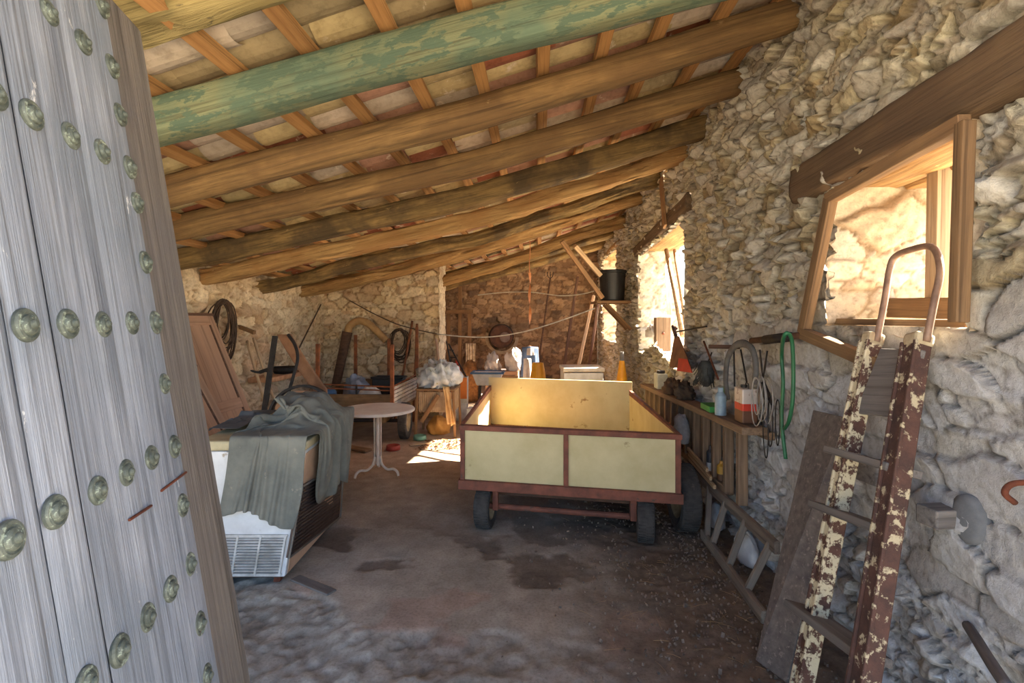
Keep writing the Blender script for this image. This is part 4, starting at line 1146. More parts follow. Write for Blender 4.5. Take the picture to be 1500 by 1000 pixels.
# tub on a stand, sacks
q = W((714-750)/F*8.9, 9.15, 0)
tbx = thing('sink_tub', 'white tub with a blue rim on a dark stand behind the trailer', 'tub', q)
zb_ = CAMZ-96/F*8.9+.0; zt_ = CAMZ-77/F*8.9
m = MB(); w2 = .27
m.hexa([q+Vector((x*.7, y*.7, zb_)) for x, y in ((-w2, -.2), (w2, -.2), (w2, .2), (-w2, .2))], [q+Vector((x, y, zt_)) for x, y in ((-w2, -.2), (w2, -.2), (w2, .2), (-w2, .2))]); m.build('basin', WHITEP, tbx, bevel=.02)
m = MB(); BL = plain('blue_rim', (70, 108, 150), None, 6, .5)
for sx in (-1, 1): m.box(q+Vector((sx*w2, 0, zt_)), (.05, .45, .03))
for sy in (-1, 1): m.box(q+Vector((0, sy*.2, zt_)), (w2*2+.05, .05, .03))
m.build('rim', BL, tbx, bevel=.006)
for x in (-.16, .16):
    for y in (-.12, .12): stick('leg', q+Vector((x, y, 0)), q+Vector((x*.9, y*.9, zb_+.01)), .03, .03, DARKM, tbx, up=(0, 1, 0))
MB().box(q+Vector((0, 0, zb_*.45)), (.3, .24, .02)).build('shelf', DARKM, tbx)
bx = W((738-750)/F*10.2, 10.45, 0)
t = thing('wooden_box', 'brown wooden box under the white sacks at the back', 'box', bx)
MB().box(bx+Vector((-.03, 0, .31)), (.66, .5, .62)).build('body', DUSTW, t, bevel=.01)
for z in (.12, .5): MB().box(bx+Vector((-.03, -.26, z)), (.66, .02, .06)).build('batten', OLDW, t)
SK = plain('white_sack', (214, 204, 198), (168, 156, 150), 5, .85, 0, .2)
for k, (dx, sx, sz, lb) in enumerate(((-.22, .2, .22, 'crumpled white sack on the brown box at the back, nearer the wooden rack'), (.21, .24, .27, 'larger crumpled white sack on the brown box at the back, under the barrel'))):
    lump('white_sack', lb, 'sack', bx+Vector((dx, 0, .622)), (sx*.78, .2, sz), SK, 21+k, .75, group='sacks at the back')
a = W((700-750)/F*9.9, 9.95, 0)
lump('straw_heap', 'brown straw heap beside the white sacks at the back', 'straw', a+Vector((-.22, .45, 0)), (.2, .18, .55), plain('straw', (160, 112, 66), (112, 74, 44), 18, .95, 0, .5), 27, .3)
# blue jacket on a post, yellow buckets
jk = thing('work_jacket', 'blue work jacket with pale lining hung on a post at the back', 'jacket', P(772, 560, Y=10.2))
jp = P(776, 508, Y=10.2)
stick('post', Vector((jp.x, 10.28, 0)), Vector((jp.x, 10.28, jp.z+.02)), .05, .05, OLDW, jk, up=(0, 1, 0))
hb = plain('denim_blue', (98, 118, 150), (66, 82, 112), 7, .95); hwt = plain('pale_lining', (206, 198, 192), (170, 160, 156), 7, .95)
def drop_(name, x0, x1, y0, y1, Y, mat, folds, seed):
    a = P(x0, y0, Y=Y); b = P(x1, y1, Y=Y); nx, nz = 24, 14; A = np.zeros((nx, nz, 3))
    for i in range(nx):
        for k in range(nz):
            u, v = i/(nx-1), k/(nz-1); A[i, k] = (a.x+(b.x-a.x)*(u*(.8+.2*v)+.1*(1-v)), Y-.05*math.sin(u*PI)-.02*math.sin(u*folds*6+seed)*v, a.z+(b.z-a.z)*v-.03*abs(u-.5)*(1-v))
    return MB().grid(A).build(name, mat, jk, smooth=True, solid=.006)
drop_('jacket_body', 762, 791, 507, 552, 10.18, hb, 3, 0); drop_('lining', 771, 783, 509, 520, 10.10, hwt, 2, 2); drop_('sleeve', 766, 779, 524, 556, 10.06, hwt, 2, 4)
YEL = plain('yellow_plastic', (232, 168, 34), (206, 136, 22), 4, .5)
def conelike(label, px, pyt, pyb, d, rt, rbm, name, cat, mat, on=None):
    p = W((px-750)/F*d, d, 0); zt = CAMZ+(HOR-pyt)/F*d; zb = CAMZ+(HOR-pyb)/F*d
    z0 = 0.0 if on is None else on
    t = thing(name, label, cat, p+Vector((0, 0, z0)))
    MB().lathe([(0, zt), (rt, zt), (rt+(rbm-rt)*(zt-z0)/(zt-zb+1e-6)*.6 if False else rbm, zb), (rbm*1.06, z0+.03), (0, z0+.03)], 24, Matrix.Translation((p.x, p.y, 0))).build('body', mat, t, smooth=False)
    MB().lathe([(0, z0+.03), (rbm*1.25, z0+.03), (rbm*1.25, z0), (0, z0)], 24, Matrix.Translation((p.x, p.y, 0))).build('foot', mat, t)
    return t
t = conelike('yellow plastic cone standing beside the trailer under the black bucket', 911, 528, 556, 7.2, .035, .075, 'yellow_cone', 'cone', YEL)
p = W((911-750)/F*7.2, 7.2, 0); MB().lathe([(.032, CAMZ-58/F*7.2), (.028, CAMZ-45/F*7.2), (0, CAMZ-45/F*7.2)], 16, Matrix.Translation((p.x, p.y, 0))).build('grey_tip', plain('grey_tip', (120, 116, 112), None), t)
conelike('orange-yellow bucket upturned at the back beside the blue jacket', 788, 531, 552, 9.3, .10, .14, 'yellow_bucket', 'bucket', YEL)
# white chest behind the trailer
wc, M, w_, h_ = cabinet('white_chest', 'white lidded chest standing just behind the trailer', 'chest', 826, 884, 546, 7.4, .55, WHITEP)
MB().box((w_/2, .27, h_+.045), (w_+.03, .6, .06)).build('lid', plain('ivory_lid', (222, 208, 190), None, 4, .5), wc, M, bevel=.012)
# leaning timbers at the back right
def leaner(label, x0, y0, x1, y1, Yt, Yb, w_, th, mat, up=(0, 1, 0)):
    a = P(x0, y0, Y=Yt); b = P(x1, y1, Y=Yb); o = stick('leaning_timber', ground_at(a, b), a, w_, th, mat, up=up); return tag(o, label, 'timber')
leaner('dark broad timber leaning on the back wall, leftmost of the timbers behind the bucket', 846, 406, 824, 551, 12.85, 12.3, .06, .17, DARKW)
leaner('brown timber leaning near the bucket shelf, in front of the dark one', 869, 434, 846, 540, 11.6, 11.1, .07, .15, OLDW)
leaner('second dark timber leaning between the brown timber and the bucket shelf', 876, 446, 862, 540, 12.0, 11.7, .06, .10, DARKW)
a = P(806, 408, Y=12.9); b = P(786, 552, Y=12.3)
ph = thing('pitchfork', 'long thin pitchfork leaning on the back wall', 'pitchfork', ground_at(a, b))
MB().tube([ground_at(a, b), a], .022, 8).build('shaft', DARKW, ph)
for s_ in (-1, 0, 1): MB().tube(curve_pts([a, a+Vector((.06*s_, -.02, .06)), a+Vector((.075*s_, -.03, .17))], 4), .010, 5).build('tine', DARKM, ph)
# bucket shelf
sx0, sx1, sy0, sy1, sz = .93, 1.52, 8.35, 8.95, 1.93
sh_ = thing('bucket_shelf', 'rough wooden shelf bracketed to the pillar, holding the black bucket', 'shelf', Vector((1.5, 8.6, sz)))
for k in range(3):
    stick('shelf_board', (sx0-.02*k, sy0+.1+.2*k, sz), (sx1, sy0+.1+.2*k, sz), .19, .04, OLDW, sh_)
stick('bracket', (1.49, 8.45, sz-.45), (1.10, 8.45, sz-.03), .06, .05, OLDW, sh_); stick('bracket', (1.49, 8.85, sz-.45), (1.10, 8.85, sz-.03), .06, .05, OLDW, sh_)
bc = P(897, 437, Y=8.62); bc.z = sz+.021
bk = thing('black_bucket', 'big black plastic bucket standing on the bracket shelf', 'bucket', bc)
MB().lathe([(0, 0), (.185, 0), (.195, .02), (.215, .46), (.228, .465), (.228, .50), (.215, .505), (.205, .49), (.185, .03), (0, .03)], 40, Matrix.Translation(bc)).build('body', BLACKP, bk, smooth=False)
MB().lathe([(0, .51), (.232, .51), (.236, .50), (.236, .485), (.224, .485), (.224, .506), (0, .506)], 40, Matrix.Translation(bc)).build('lid', BLACKP, bk)
MB().tube([bc+Vector((math.cos(t)*.232, math.sin(t)*.232*.2-.12, .46-.12*math.sin(t))) for t in np.linspace(0, PI, 16)], .005, 6).build('handle', DARKM, bk)
for k, (x0, y0, x1, y1, lb) in enumerate(((823, 353, 882, 436, 'longer brown prop slanting from the roof log down to the bucket shelf'), (842, 360, 879, 403, 'shorter pale prop slanting from the roof log toward the bucket'))):
    a = P(x0, y0, Y=7.95); b = P(x1, y1, Y=8.25); o = stick('roof_prop', a, b, .07, .09, OLDW if k == 0 else PALEW, up=(0, 1, 0)); tag(o, lb, 'prop')
# cables and hanging strips
CBL = plain('pale_cable', (196, 186, 172), None, 10, .7)
def cable(label, pts, r=.010, mat=CBL, name='cable'):
    return tag(MB().tube(curve_pts(pts, 6), r, 6).build(name, mat, smooth=True), label, 'cable')
cable('pale cable sagging low across the barn from the cross wall to the bucket shelf', [P(640, 489, Y=8.35), P(680, 493, Y=8.3), P(722, 493, Y=8.3), P(770, 485, Y=8.3), P(820, 470, Y=8.3), P(872, 451, Y=8.34)], .011)
cable('pale cable sagging high behind, ending at the props by the bucket', [P(700, 432, Y=9.3), P(740, 428, Y=9.2), P(780, 428, Y=9.0), P(822, 433, Y=8.8), P(855, 430, Y=8.6), P(879, 423, Y=8.45)], .010)
cable('dark cord running across the cross wall from the roof log', [P(512, 440, Y=8.5), P(545, 458, Y=8.47), P(580, 474, Y=8.45), P(612, 483, Y=8.4), P(640, 489, Y=8.36)], .009, WIRE)
cable('thin wire hanging straight down from the bucket shelf', [P(875, 450, Y=8.3), P(875.5, 490, Y=8.3), P(875, 556, Y=8.3)], .006, name='hanging_wire')
m = MB(); pts = [P(776+.6*math.sin(k*.9), 352+k*6.8, Y=7.7) for k in range(19)]
m.tube(pts[:8], .006, 5); 
A = np.array([[tuple(p+Vector((math.cos(i*.7)*.022*s_, math.sin(i*.7)*.022*s_, 0))) for s_ in (-1, 0, 1)] for i, p in enumerate(pts[7:])]); m.grid(A)
o = m.build('hanging_strip', plain('amber_strip', (196, 128, 78), (160, 96, 56), 8, .6)); tag(o, 'twisted amber strip hanging from a roof log above the trailer', 'strip')

# smaller clutter
def plank_on_floor(label, x0, y0, x1, y1, w_, th, mat, z=0.0):
    a, b = P(x0, y0, Z=z+th/2+.004), P(x1, y1, Z=z+th/2+.004); o = stick('scrap_plank', a, b, w_, th, mat); return tag(o, label, 'plank')
plank_on_floor('brown scrap plank lying on the floor under the cart front, left of the table column', 496, 652, 540, 660, .12, .03, OLDW)
plank_on_floor('thin pale scrap plank lying on the floor between the table and the ribbed stand', 600, 652, 632, 648, .06, .02, PALEW)
plank_on_floor('grey timber strip lying along the floor edge by the freezer corner', 432, 846, 486, 868, .07, .014, GREYB, -.008)
q = W((694-750)/F*7.9, 7.95, 0)
pb = thing('paper_stack', 'stack of white papers on the floor right of the orange cabinet', 'papers', q)
for k in range(6): MB().box(q+Vector((random.uniform(-.015, .015), random.uniform(-.015, .015), .025+.046*k)), (.2, .26, .044)).build('bundle', WHITEP, pb, bevel=.004)
q = cp_(.10, .10, .442)
o = MB().lathe([(0, 0), (.08, 0), (.085, .22), (.06, .25), (.03, .255), (.03, .28), (0, .28)], 20, Matrix.Translation(q+Vector((0, .02, .002)))).build('blue_can', plain('blue_can', (74, 104, 140), None, 6, .5), smooth=False); tag(o, 'blue can standing in the front corner of the stake cart', 'can')
for k, (u0, v0, u1, v1, lb) in enumerate(((.52, .36, .96, .40, 'upper grey stick laid across the stake cart'), (.90, .30, .95, .92, 'long brown stick laid lengthwise in the stake cart beside its slatted side'))):
    o = log('cart_stick', [cp_(u0, v0, .80 if k == 0 else .47), cp_(u1, v1, .83 if k == 0 else .47)], .035, .035, OLDW if k else GREYB, n=20, seg=10, seed=90+k, wob=.01, rough=.003)
    if k == 0: bpy.data.objects.remove(o); continue
    tag(o, lb, 'stick')
# stone ledge on the left wall with an iron pan on it
p = P(405, 551, X=XL+.2); o = stick('stone_ledge', p+Vector((.02, -.45, 0)), p+Vector((.02, .55, 0)), .30, .06, plain('ledge_stone', (196, 150, 112), (150, 108, 78), 9, .9)); tag(o, 'reddish stone ledge let into the left wall behind the black bar', 'ledge', None, 'structure')
o = MB().lathe([(0, .035), (.12, .035), (.17, .085), (.18, .085), (.13, .0), (0, .0)], 28, Matrix.Translation(p+Vector((.05, .12, .032)))).build('iron_pan', DARKM, smooth=True); tag(o, 'dark iron pan sitting on the stone ledge of the left wall', 'pan')
# ================================================================== along the right wall
RACKW = wood('rack_wood', (104, 84, 66), (154, 128, 104), (122, 100, 82), scale=.9, bump=.5)
GREYL = wood('grey_ladder_wood', (96, 88, 82), (140, 130, 120), (112, 100, 92), scale=.9, bump=.5)
# hay rack
XK = 1.36
rt0, rt1 = P(942, 566, X=XK), P(1106, 632, X=XK)
rb0, rb1 = P(962, 628, X=XK), P(1070, 706, X=XK)
rk2 = thing('hay_rack', 'long wooden hay rack with upright bars, fixed along the right wall behind the trailer', 'rack', Vector((XK, 4.5, .5)))
rt0 = Vector((XK, 6.6, .80)); rt1 = Vector((XK, rt1.y, rt1.z)); rb0 = Vector((XK, 6.6, .36)); rb1 = Vector((XK, 3.75, .40))
stick('top_rail', rt0, rt1, .16, .05, RACKW, rk2, bevel=.008)
stick('bottom_rail', rb0, rb1, .07, .06, RACKW, rk2, bevel=.008)
n_ = 13
for k in range(n_):
    t = (k+.4)/n_; y = 6.6+(rt1.y+.06-6.6)*t; zt = rt0.z+(rt1.z-rt0.z)*t
    zb = .385
    stick('bar', (XK, y, zb-.0), (XK, y, zt-.02), .065, .045, RACKW, rk2, up=(0, 1, 0))
# back rail lies against the wall
stick('wall_rail', (1.46, 6.6, .78), (1.46, rt1.y, rt1.z-.03), .05, .05, RACKW, rk2)
# low ladder on the floor
ld = thing('low_ladder', 'grey wooden ladder set on edge along the foot of the right wall', 'ladder', P(1070, 840, Z=0))
la, lb2 = P(1029, 781, Z=.035), P(1120, 905, Z=.035)
ua, ub = P(1002, 678, X=1.29), P(1139, 803, X=1.33)
stick('lower_rail', la, lb2, .035, .07, GREYL, ld, bevel=.008); stick('upper_rail', ua, ub, .035, .075, GREYL, ld, bevel=.008)
for x0, y0, x1, y1 in ((1026, 772, 1040, 716), (1050, 800, 1063, 744), (1075, 832, 1091, 768), (1108, 868, 1125, 796)):
    t = (y0-772)/(905-772); a = la.lerp(lb2, max(.01, min(.98, (P(x0, y0, Z=.035)-la).length/(lb2-la).length)))
    b = P(x1, y1, X=1.31); s_ = max(0, min(1, (b-ua).dot((ub-ua).normalized())/(ub-ua).length)); b = ua.lerp(ub, s_)
    stick('rung', a, b, .04, .028, GREYL, ld, up=(0, 1, 0))
# spare wheel
sw = wheel(None, P(1000, 783, Z=0)+Vector((.03, .10, .255)), (1, .03, .0), .25, .15, 'spare_wheel')
tag(sw, 'big spare tyre standing on the floor just right of the trailer', 'tyre')
# things on the rack's top rail
def on_rail(y): 
    t = (y-rt0.y)/(rt1.y-rt0.y); return rt0.z+(rt1.z-rt0.z)*t+.026
TIN = None
def tin_mat():
    t = NT('red_white_tin'); sx = t.n('ShaderNodeSeparateXYZ'); t.l(t.tc.outputs['Object'], sx.inputs[0])
    band = t.ramp(sx.outputs['Z'], [(0, lin((104, 72, 56))), (.085, lin((196, 60, 44))), (.13, lin((206, 196, 190)))], 'CONSTANT')
    n = t.noise(t.tc.outputs['Object'], 22, 6, .7); t.color(t.mix(t.ramp(n, [(.55, (0, 0, 0)), (.62, (1, 1, 1))]), band, lin((120, 76, 58))))
    t.b.inputs['Roughness'].default_value = .5; t.b.inputs['Metallic'].default_value = .2; return t.m
y = P(1088, 600, X=XK).y; z = on_rail(y); p = Vector((XK+.02, y, z))
tn = thing('paint_tin', 'red and white rectangular tin on the near end of the hay rack', 'tin', p)
MB().box((0, 0, .115), (.10, .14, .23)).build('body', tin_mat(), tn, Matrix.Translation(p+Vector((0, 0, .002))), bevel=.008)
MB().lathe([(0, .25), (.022, .25), (.022, .23), (0, .23)], 16, Matrix.Translation(p+Vector((0, .03, 0)))).build('cap', BLACKP, tn)
MB().tube([p+Vector((0, -.05, .232)), p+Vector((0, -.045, .265)), p+Vector((0, .0, .265)), p+Vector((0, .005, .232))], .004, 6).build('handle', DARKM, tn)
GRN = plain('green_card', (64, 150, 76), (44, 120, 58), 5, .6, 0, .05, 0, ((206, 206, 196), .66, 9))
y = P(1046, 590, X=XK).y; z = on_rail(y); p = Vector((XK-.01, y, z))
gb = thing('green_box', 'torn open green cardboard box on the hay rack beside the tin', 'box', p)
m = MB(); m.box((0, 0, .025), (.12, .22, .045)); m.build('tray', GRN, gb, Matrix.Translation(p+Vector((0, 0, .002))), bevel=.004)
stick('flap', p+Vector((.05, -.07, .05)), p+Vector((.07, -.10, .20)), .09, .012, GRN, gb, up=(1, 0, 0))
m = MB(); M = Matrix.Translation(Vector((XK-.03, P(1066, 590, X=XK).y+.06, on_rail(P(1066, 590, X=XK).y)+.001)))
o = m.lathe([(0, 0), (.04, 0), (.04, .14), (.02, .17), (.02, .2), (0, .2)], 20, M).build('blue_bottle', plain('pale_blue_plastic', (150, 176, 196), None, 6, .4), smooth=False); tag(o, 'pale blue plastic bottle standing between the green box and the tin', 'bottle')
# scrap along the rack
SCR = plain('scrap_brown', (120, 88, 62), (80, 58, 44), 12, .8, .1, .3, .2)
for k, (px, s_, c, lb, nm, ct_) in enumerate((
    (968, .10, (196, 196, 178), 'pale square jar on the hay rack beyond the red funnel', 'jar', 'jar'),
    (986, .11, (96, 72, 54), 'brown lump of scrap on the hay rack under the red funnel', 'scrap_lump', 'scrap'),
    (1003, .11, (70, 56, 46), 'dark clump of scrap on the hay rack beside the hanging brush', 'scrap_lump', 'scrap'))):
    y = P(px, 575, X=XK).y; q = Vector((XK, y, on_rail(y)+.010))
    if nm == 'jar':
        t = thing('square_jar', lb, ct_, q); MB().box((0, 0, .085), (.12, .16, .17)).build('body', plain('jar_%d' % k, c, None, 6, .4), t, Matrix.Translation(q), bevel=.012)
        MB().lathe([(0, .2), (.045, .2), (.045, .17), (0, .17)], 16, Matrix.Translation(q)).build('lid', DARKM, t)
    else: lump(nm, lb, ct_, q, (s_*.8, s_*1.3, s_*.9), plain('scrap_%d' % k, c, None, 14, .9, 0, .4), 40+k, .8, 5)
# stuff beneath the rack
def jar(label, px, pyb, d, r, h, c, cap, name='bottle', cat='bottle'):
    q = W((px-750)/F*d, d, 0); q.z = max(CAMZ-(pyb-HOR)/F*d, .0); return q
for k, (y, x, r, h, c, c2, lb) in enumerate((
    (4.155, 1.36, .028, .17, (60, 64, 76), (222, 226, 232), 'dark bottle with a white base standing on the lower rail of the hay rack'),
    (3.905, 1.36, .032, .12, (196, 150, 60), (90, 60, 44), 'amber jar standing at the near end of the lower rail of the hay rack'),
    (5.35, 1.37, .06, .16, (196, 72, 40), (150, 50, 30), 'orange-red can standing on the lower rail behind the trailer'))):
    zb = rb0.z+(rb1.z-rb0.z)*((y-6.6)/(3.75-6.6))+.038; q = Vector((x-.0, y, zb))
    t = thing('bottle' if k < 2 else 'metal_can', lb, 'bottle' if k < 2 else 'can', q)
    MB().lathe([(0, h*.38), (r*1.05, h*.38), (r*1.05, 0), (0, 0)], 18, Matrix.Translation(q)).build('base', plain('bot_a%d' % k, c2, None, 6, .4), t)
    MB().lathe([(0, h*1.15), (r*.4, h*1.15), (r*.45, h), (r, h*.85), (r, h*.38), (0, h*.38)], 18, Matrix.Translation(q)).build('body', plain('bot_b%d' % k, c, None, 6, .4), t)
lump('grey_bag', 'grey cloth bag slung on the hay rack bars by the trailer corner', 'bag', Vector((XK-.10, 4.62, .55)), (.07, .12, .17), plain('grey_bag', (150, 150, 154), (112, 112, 118), 7, .9), 51, .3)
for k, (y, s_, lb) in enumerate(((4.15, .13, 'round white stone behind the low ladder, farther one'), (3.55, .15, 'round white stone behind the low ladder, nearer one'))):
    lump('white_stone', lb, 'stone', Vector((1.40, y, 0)), (.06, s_, s_*.9), plain('lime_stone', (206, 208, 212), (176, 178, 182), 6, .9, 0, .4), 54+k, .2, 2, group='white stones')
# hung on the wall
XWL = 1.42
def wtube(name, label, cat, pts, r, mat, X=XWL, n=6, seg=8, flat=None):
    return tag(MB().tube(curve_pts([P(a, b, X=X-(i[0] if i else 0)) for a, b, *i in pts], n), r, seg, flat=flat).build(name, mat, smooth=True), label, cat)
pg = thing('taped_bar', 'dark taped bar jutting along the wall above the green hose', 'bar', P(1135, 497, X=XWL))
MB().tube([P(1101, 499, X=1.38), P(1172, 491, X=1.46)], .020, 10).build('bar', DARKW, pg, smooth=True)
MB().tube([P(1121, 497.5, X=1.40), P(1158, 493, X=1.43)], .028, 12).build('tape', DARKM, pg, smooth=True)
HOSE = plain('green_hose', (44, 112, 74), (30, 84, 56), 6, .45)
wtube('green_hose', 'green hose doubled over the taped bar and hanging down the wall', 'hose',
      [(1147, 560), (1145, 610), (1147, 640), (1151, 672)][::-1] + [(1145, 520), (1148, 494, .06), (1154, 488, .05), (1160, 500, .02), (1162, 540), (1161, 585), (1156, 615), (1149, 628)], .0105, HOSE, X=1.36)
wires('grey wire loops hanging on the wall in front of the tin', 'hanging_wire', P(1115, 588, X=1.345), .075, 5, plain('grey_wire', (166, 162, 158), (130, 126, 122), 10, .6), 'X', 5, .0035, 1.9)
wires('black cord hanging in a long loop beside the green hose', 'hanging_rope', P(1129, 625, X=1.40), .035, 3, DARKM, 'X', 8, .0035, 5.0, 'cord')
GRT = plain('grey_tyre', (112, 110, 108), (84, 82, 82), 10, .9, 0, .4)
wtube('rubber_arch', 'grey length of old tyre arched over the wall nail behind the tin', 'tyre', [(1066, 585), (1063, 555), (1066, 525), (1076, 507), (1090, 503), (1102, 512), (1107, 535), (1106, 562)], .027, GRT, X=1.40, flat=.6)
pgp = P(1068, 508, X=1.44); o = stick('wall_peg', pgp+Vector((.1, 0, 0)), pgp-Vector((.14, -.04, 0)), .03, .03, DARKW); tag(o, 'dark wooden peg through the grey tyre arch', 'peg')
for k, (a, b, lb) in enumerate((((1085, 512), (1094, 560), 'thin iron rod hanging inside the grey tyre arch, nearer the taped bar'), ((1075, 512), (1076, 566), 'thin iron rod hanging inside the grey tyre arch, farther from the taped bar'))):
    o = MB().tube([P(*a, X=1.42), P(*b, X=1.41)], .006, 6).build('iron_rod', DARKM); tag(o, lb, 'rod')
sh2 = thing('shears', 'dark pointed shears hanging below the taped bar', 'shears', P(1120, 560, X=1.40))
for (x0, y0, x1, y1, w0) in ((1113, 512, 1118, 560, .008), (1118, 560, 1131, 594, .014), (1124, 514, 1117, 560, .008), (1117, 560, 1121, 590, .012)):
    MB().tube([P(x0, y0, X=1.40), P((x0+x1)/2, (y0+y1)/2, X=1.40), P(x1, y1, X=1.40)], [w0, w0*1.3, w0*.4], 6, flat=.5).build('blade', DARKM, sh2)
# hanging brush, red funnel
c = P(1034, 545, X=1.41); bs = thing('bristle_brush', 'dark round bristle brush hanging on the wall beside the red funnel', 'brush', c)
m = MB(); rg = random.Random(4)
MB().lathe([(0, .10), (.05, .095), (.085, .05), (.09, -.02), (.07, -.08), (.03, -.12), (0, -.125)], 26, Matrix.Translation(c) @ Matrix.Scale(.7, 4, (1, 0, 0)) @ Matrix.Scale(1.12, 4, (0, 1, 0))).build('body', plain('dark_bristle', (74, 78, 78), (48, 50, 52), 22, .95, 0, .6), bs, smooth=True)
for k in range(70):
    a = rg.uniform(0, 2*PI); b_ = c+Vector((.06*math.cos(a)-.01, .095*math.sin(a), rg.uniform(-.08, .05))); m.tube([b_, b_+Vector((.02*math.cos(a)-.01, .03*math.sin(a), -.05))], .003, 4)
m.build('bristles', plain('bristle_tip', (62, 62, 60), None, 20, .95), bs)
MB().tube([c+Vector((.02, 0, .09)), c+Vector((.05, 0, .17))], .006, 6).build('hanger', DARKM, bs)
for k, (a, b, lb) in enumerate((((1031, 500), (1052, 555), 'thin rusty rod leaning on the wall between the brush and the tyre arch'),)):
    o = MB().tube([P(*b, X=1.38), P(*a, X=1.43)], .009, 6).build('iron_rod', RUST); tag(o, lb, 'rod')
c = P(996, 545, X=1.34); fn = thing('red_funnel', 'brown and red tapering funnel hanging by the far opening', 'funnel', c)
sc_ = P(996, 545, X=1.34).y/F
top = P(992, 483, X=1.42); 
def quadn(px, w_, X): return [P(px[0]-w_, px[1], X=X), P(px[0]+w_, px[1], X=X)]
m = MB(); a1 = P(990, 492, X=1.40); b1 = P(978, 540, X=1.36); b2 = P(1013, 545, X=1.36)
m.hexa([P(980, 536, X=1.40), P(1014, 540, X=1.40), P(1013, 540, X=1.26), P(981, 538, X=1.26)], [P(988, 492, X=1.42), P(995, 492, X=1.42), P(995, 493, X=1.37), P(988, 493, X=1.37)])
m.build('cone', plain('funnel_brown', (126, 88, 62), (92, 64, 46), 8, .8), fn, bevel=.006)
m = MB(); m.hexa([P(991, 543, X=1.40), P(1015, 546, X=1.40), P(1014, 546, X=1.245), P(992, 543, X=1.245)], [P(993, 524, X=1.40), P(1008, 526, X=1.40), P(1007, 526, X=1.285), P(994, 524, X=1.285)])
m.build('red_lip', plain('funnel_red', (190, 62, 46), (160, 48, 36), 6, .6), fn, bevel=.004)
MB().tube([a1, P(986, 478, X=1.40), P(992, 482, X=1.44)], .02, 8).build('neck', DARKW, fn)
o = MB().tube([P(990, 486, X=1.40), P(1035, 478, X=1.44)], .008, 6).build('iron_rod', DARKM); tag(o, 'thin iron bar fixed along the wall above the red funnel', 'rod')
# rods and scraps piled on the sill of the far opening
PALER = plain('pale_rods', (214, 206, 196), (180, 168, 152), 9, .7, 0, .2)
zs = W2[2]
for k, (x0, y0, x1, y1, r, mt, lb) in enumerate((
    (976, 366, 1000, 492, .030, PALEW, 'thick pale branch leaning in the sunlit opening, nearer the bucket'),
    (988, 366, 1006, 492, .024, PALEW, 'second pale branch leaning in the sunlit opening, beside the thick one'),
    (948, 462, 958, 492, .010, DARKM, 'short dark rod standing on the sill of the sunlit opening'),
    (935, 512, 972, 488, .018, RUST, 'rusty bar lying across the sill of the sunlit opening'),
    (925, 480, 950, 500, .014, DARKM, 'dark bent pipe end resting on the sill nearest the bucket'))):
    X0 = 1.62+(.16 if k == 1 else .03*k)
    o = MB().tube([P(x0, y0, X=X0+.12), P((x0+x1)/2+1, (y0+y1)/2, X=X0+.06), P(x1, y1, X=X0)], r, 8).build('branch' if k < 2 else 'sill_rod', mt, smooth=True); tag(o, lb, 'branch' if k < 2 else 'rod')
m = MB()
for k in range(9): m.tube(curve_pts([P(974+k*.9, 390-k*2, X=1.82), P(976+k*.8, 430, X=1.81), P(978+k*.7, 461, X=1.80)], 4), .005, 5)
o = m.build('wire_strands', PALER, smooth=True); tag(o, 'bunch of pale wire strands hanging in the sunlit opening', 'wire')
lump('white_rag', 'white rag bundled on the sill of the sunlit opening', 'rag', P(955, 492, X=1.64)+Vector((0, 0, -.02)), (.08, .22, .12), WHITEP, 61, .5)
q = P(970, 488, X=1.72)
o = stick('wooden_block', Vector((q.x, q.y, zs-.02)), Vector((q.x, q.y, q.z+.22)), .2, .16, RACKW, up=(0, 1, 0)); tag(o, 'square wooden block standing on the sill of the sunlit opening', 'block')
a = P(968, 262, X=1.44); b = P(974, 332, X=1.44); o = stick('wall_board', b, a, .10, .03, OLDW, up=(1, 0, 0)); tag(o, 'short brown board upright on the wall above the slanting lintel', 'board')

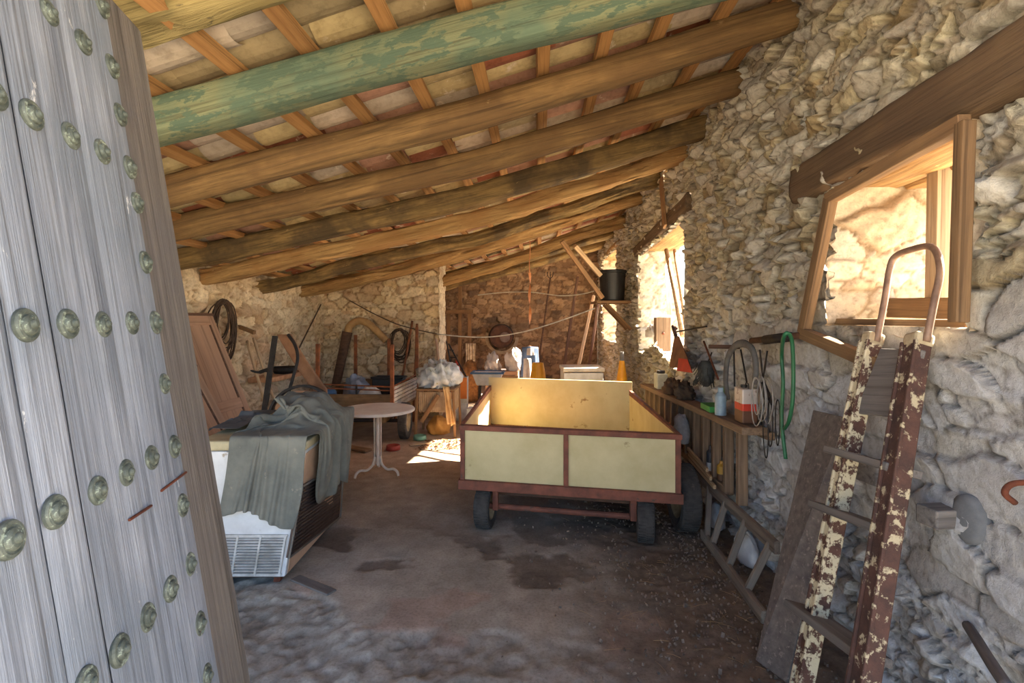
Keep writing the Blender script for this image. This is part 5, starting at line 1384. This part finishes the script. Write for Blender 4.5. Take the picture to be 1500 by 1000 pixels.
# scattered grit, straw and chips on the floor at the right
WHL = [tp_(u, v, 0) for u, v in ((.115, .06), (.865, .055), (.115, .72), (.865, .72))]
rg = random.Random(12); m = MB(); m2 = MB()
for k in range(2600):
    y = rg.uniform(2.3, 6.2); x = 1.35-abs(rg.gauss(0, .55))
    if x < -1.0 or any(abs(x-q.x) < .14 and abs(y-q.y) < .24 for q in WHL): continue
    s_ = rg.uniform(.003, .011)*(1.6 if rg.random() < .05 else 1); z = .004
    M = Matrix.Translation((x, y, z)) @ Euler((rg.uniform(0, 3), rg.uniform(0, 3), rg.uniform(0, 3))).to_matrix().to_4x4()
    m.box((0, 0, 0), (s_*1.5, s_, s_*.8), M)
for k in range(170):
    y = rg.uniform(2.4, 5.6); x = 1.2-abs(rg.gauss(0, .5)); a = rg.uniform(0, PI); L = rg.uniform(.02, .07)
    d = Vector((math.cos(a)*L, math.sin(a)*L, 0)); p = Vector((x, y, .008))
    if any(abs(x-q.x) < .18 and abs(y-q.y) < .28 for q in WHL): continue
    m2.tube([p-d, p+Vector((0, 0, .004)), p+d], .001, 4, cap=False)
o = m.build('floor_grit', plain('grit', (136, 122, 110), (84, 72, 62), 12, .95)); tag(o, 'loose grit and stone chips scattered along the right side of the floor', 'grit', None, 'stuff')
o = m2.build('loose_straw', plain('straw_bits', (150, 126, 88), (116, 94, 64), 12, .95)); tag(o, 'loose straw bits scattered on the dirt before the low ladder', 'straw', None, 'stuff')

for k in range(3):
    a = Vector((1.27+.008*k, 4.45, .53-.045*k)); b = Vector((1.27+.008*k, 3.95-.06*k, .49-.045*k))
    o = stick('lath', a, b, .022, .03, PALEW); tag(o, ('uppermost', 'middle', 'lowest')[k]+' of three yellowish laths tied along the hay rack by the spare tyre', 'lath', 'laths on the hay rack')
rg = random.Random(31)
m = MB()
for k in range(160):
    y = rg.uniform(6.35, 6.9); x = rg.uniform(-1.55, -1.0); s_ = rg.uniform(.008, .022)
    m.box((0, 0, 0), (s_*2, s_*1.4, .003), Matrix.Translation((x, y, .012)) @ Euler((rg.uniform(-.6, .6), rg.uniform(-.6, .6), rg.uniform(0, 6))).to_matrix().to_4x4())
o = m.build('dry_leaves', plain('leaf_brown', (132, 92, 60), (88, 60, 40), 14, .95)); tag(o, 'dry brown leaf litter on the floor before the ribbed stand', 'leaves', None, 'stuff')
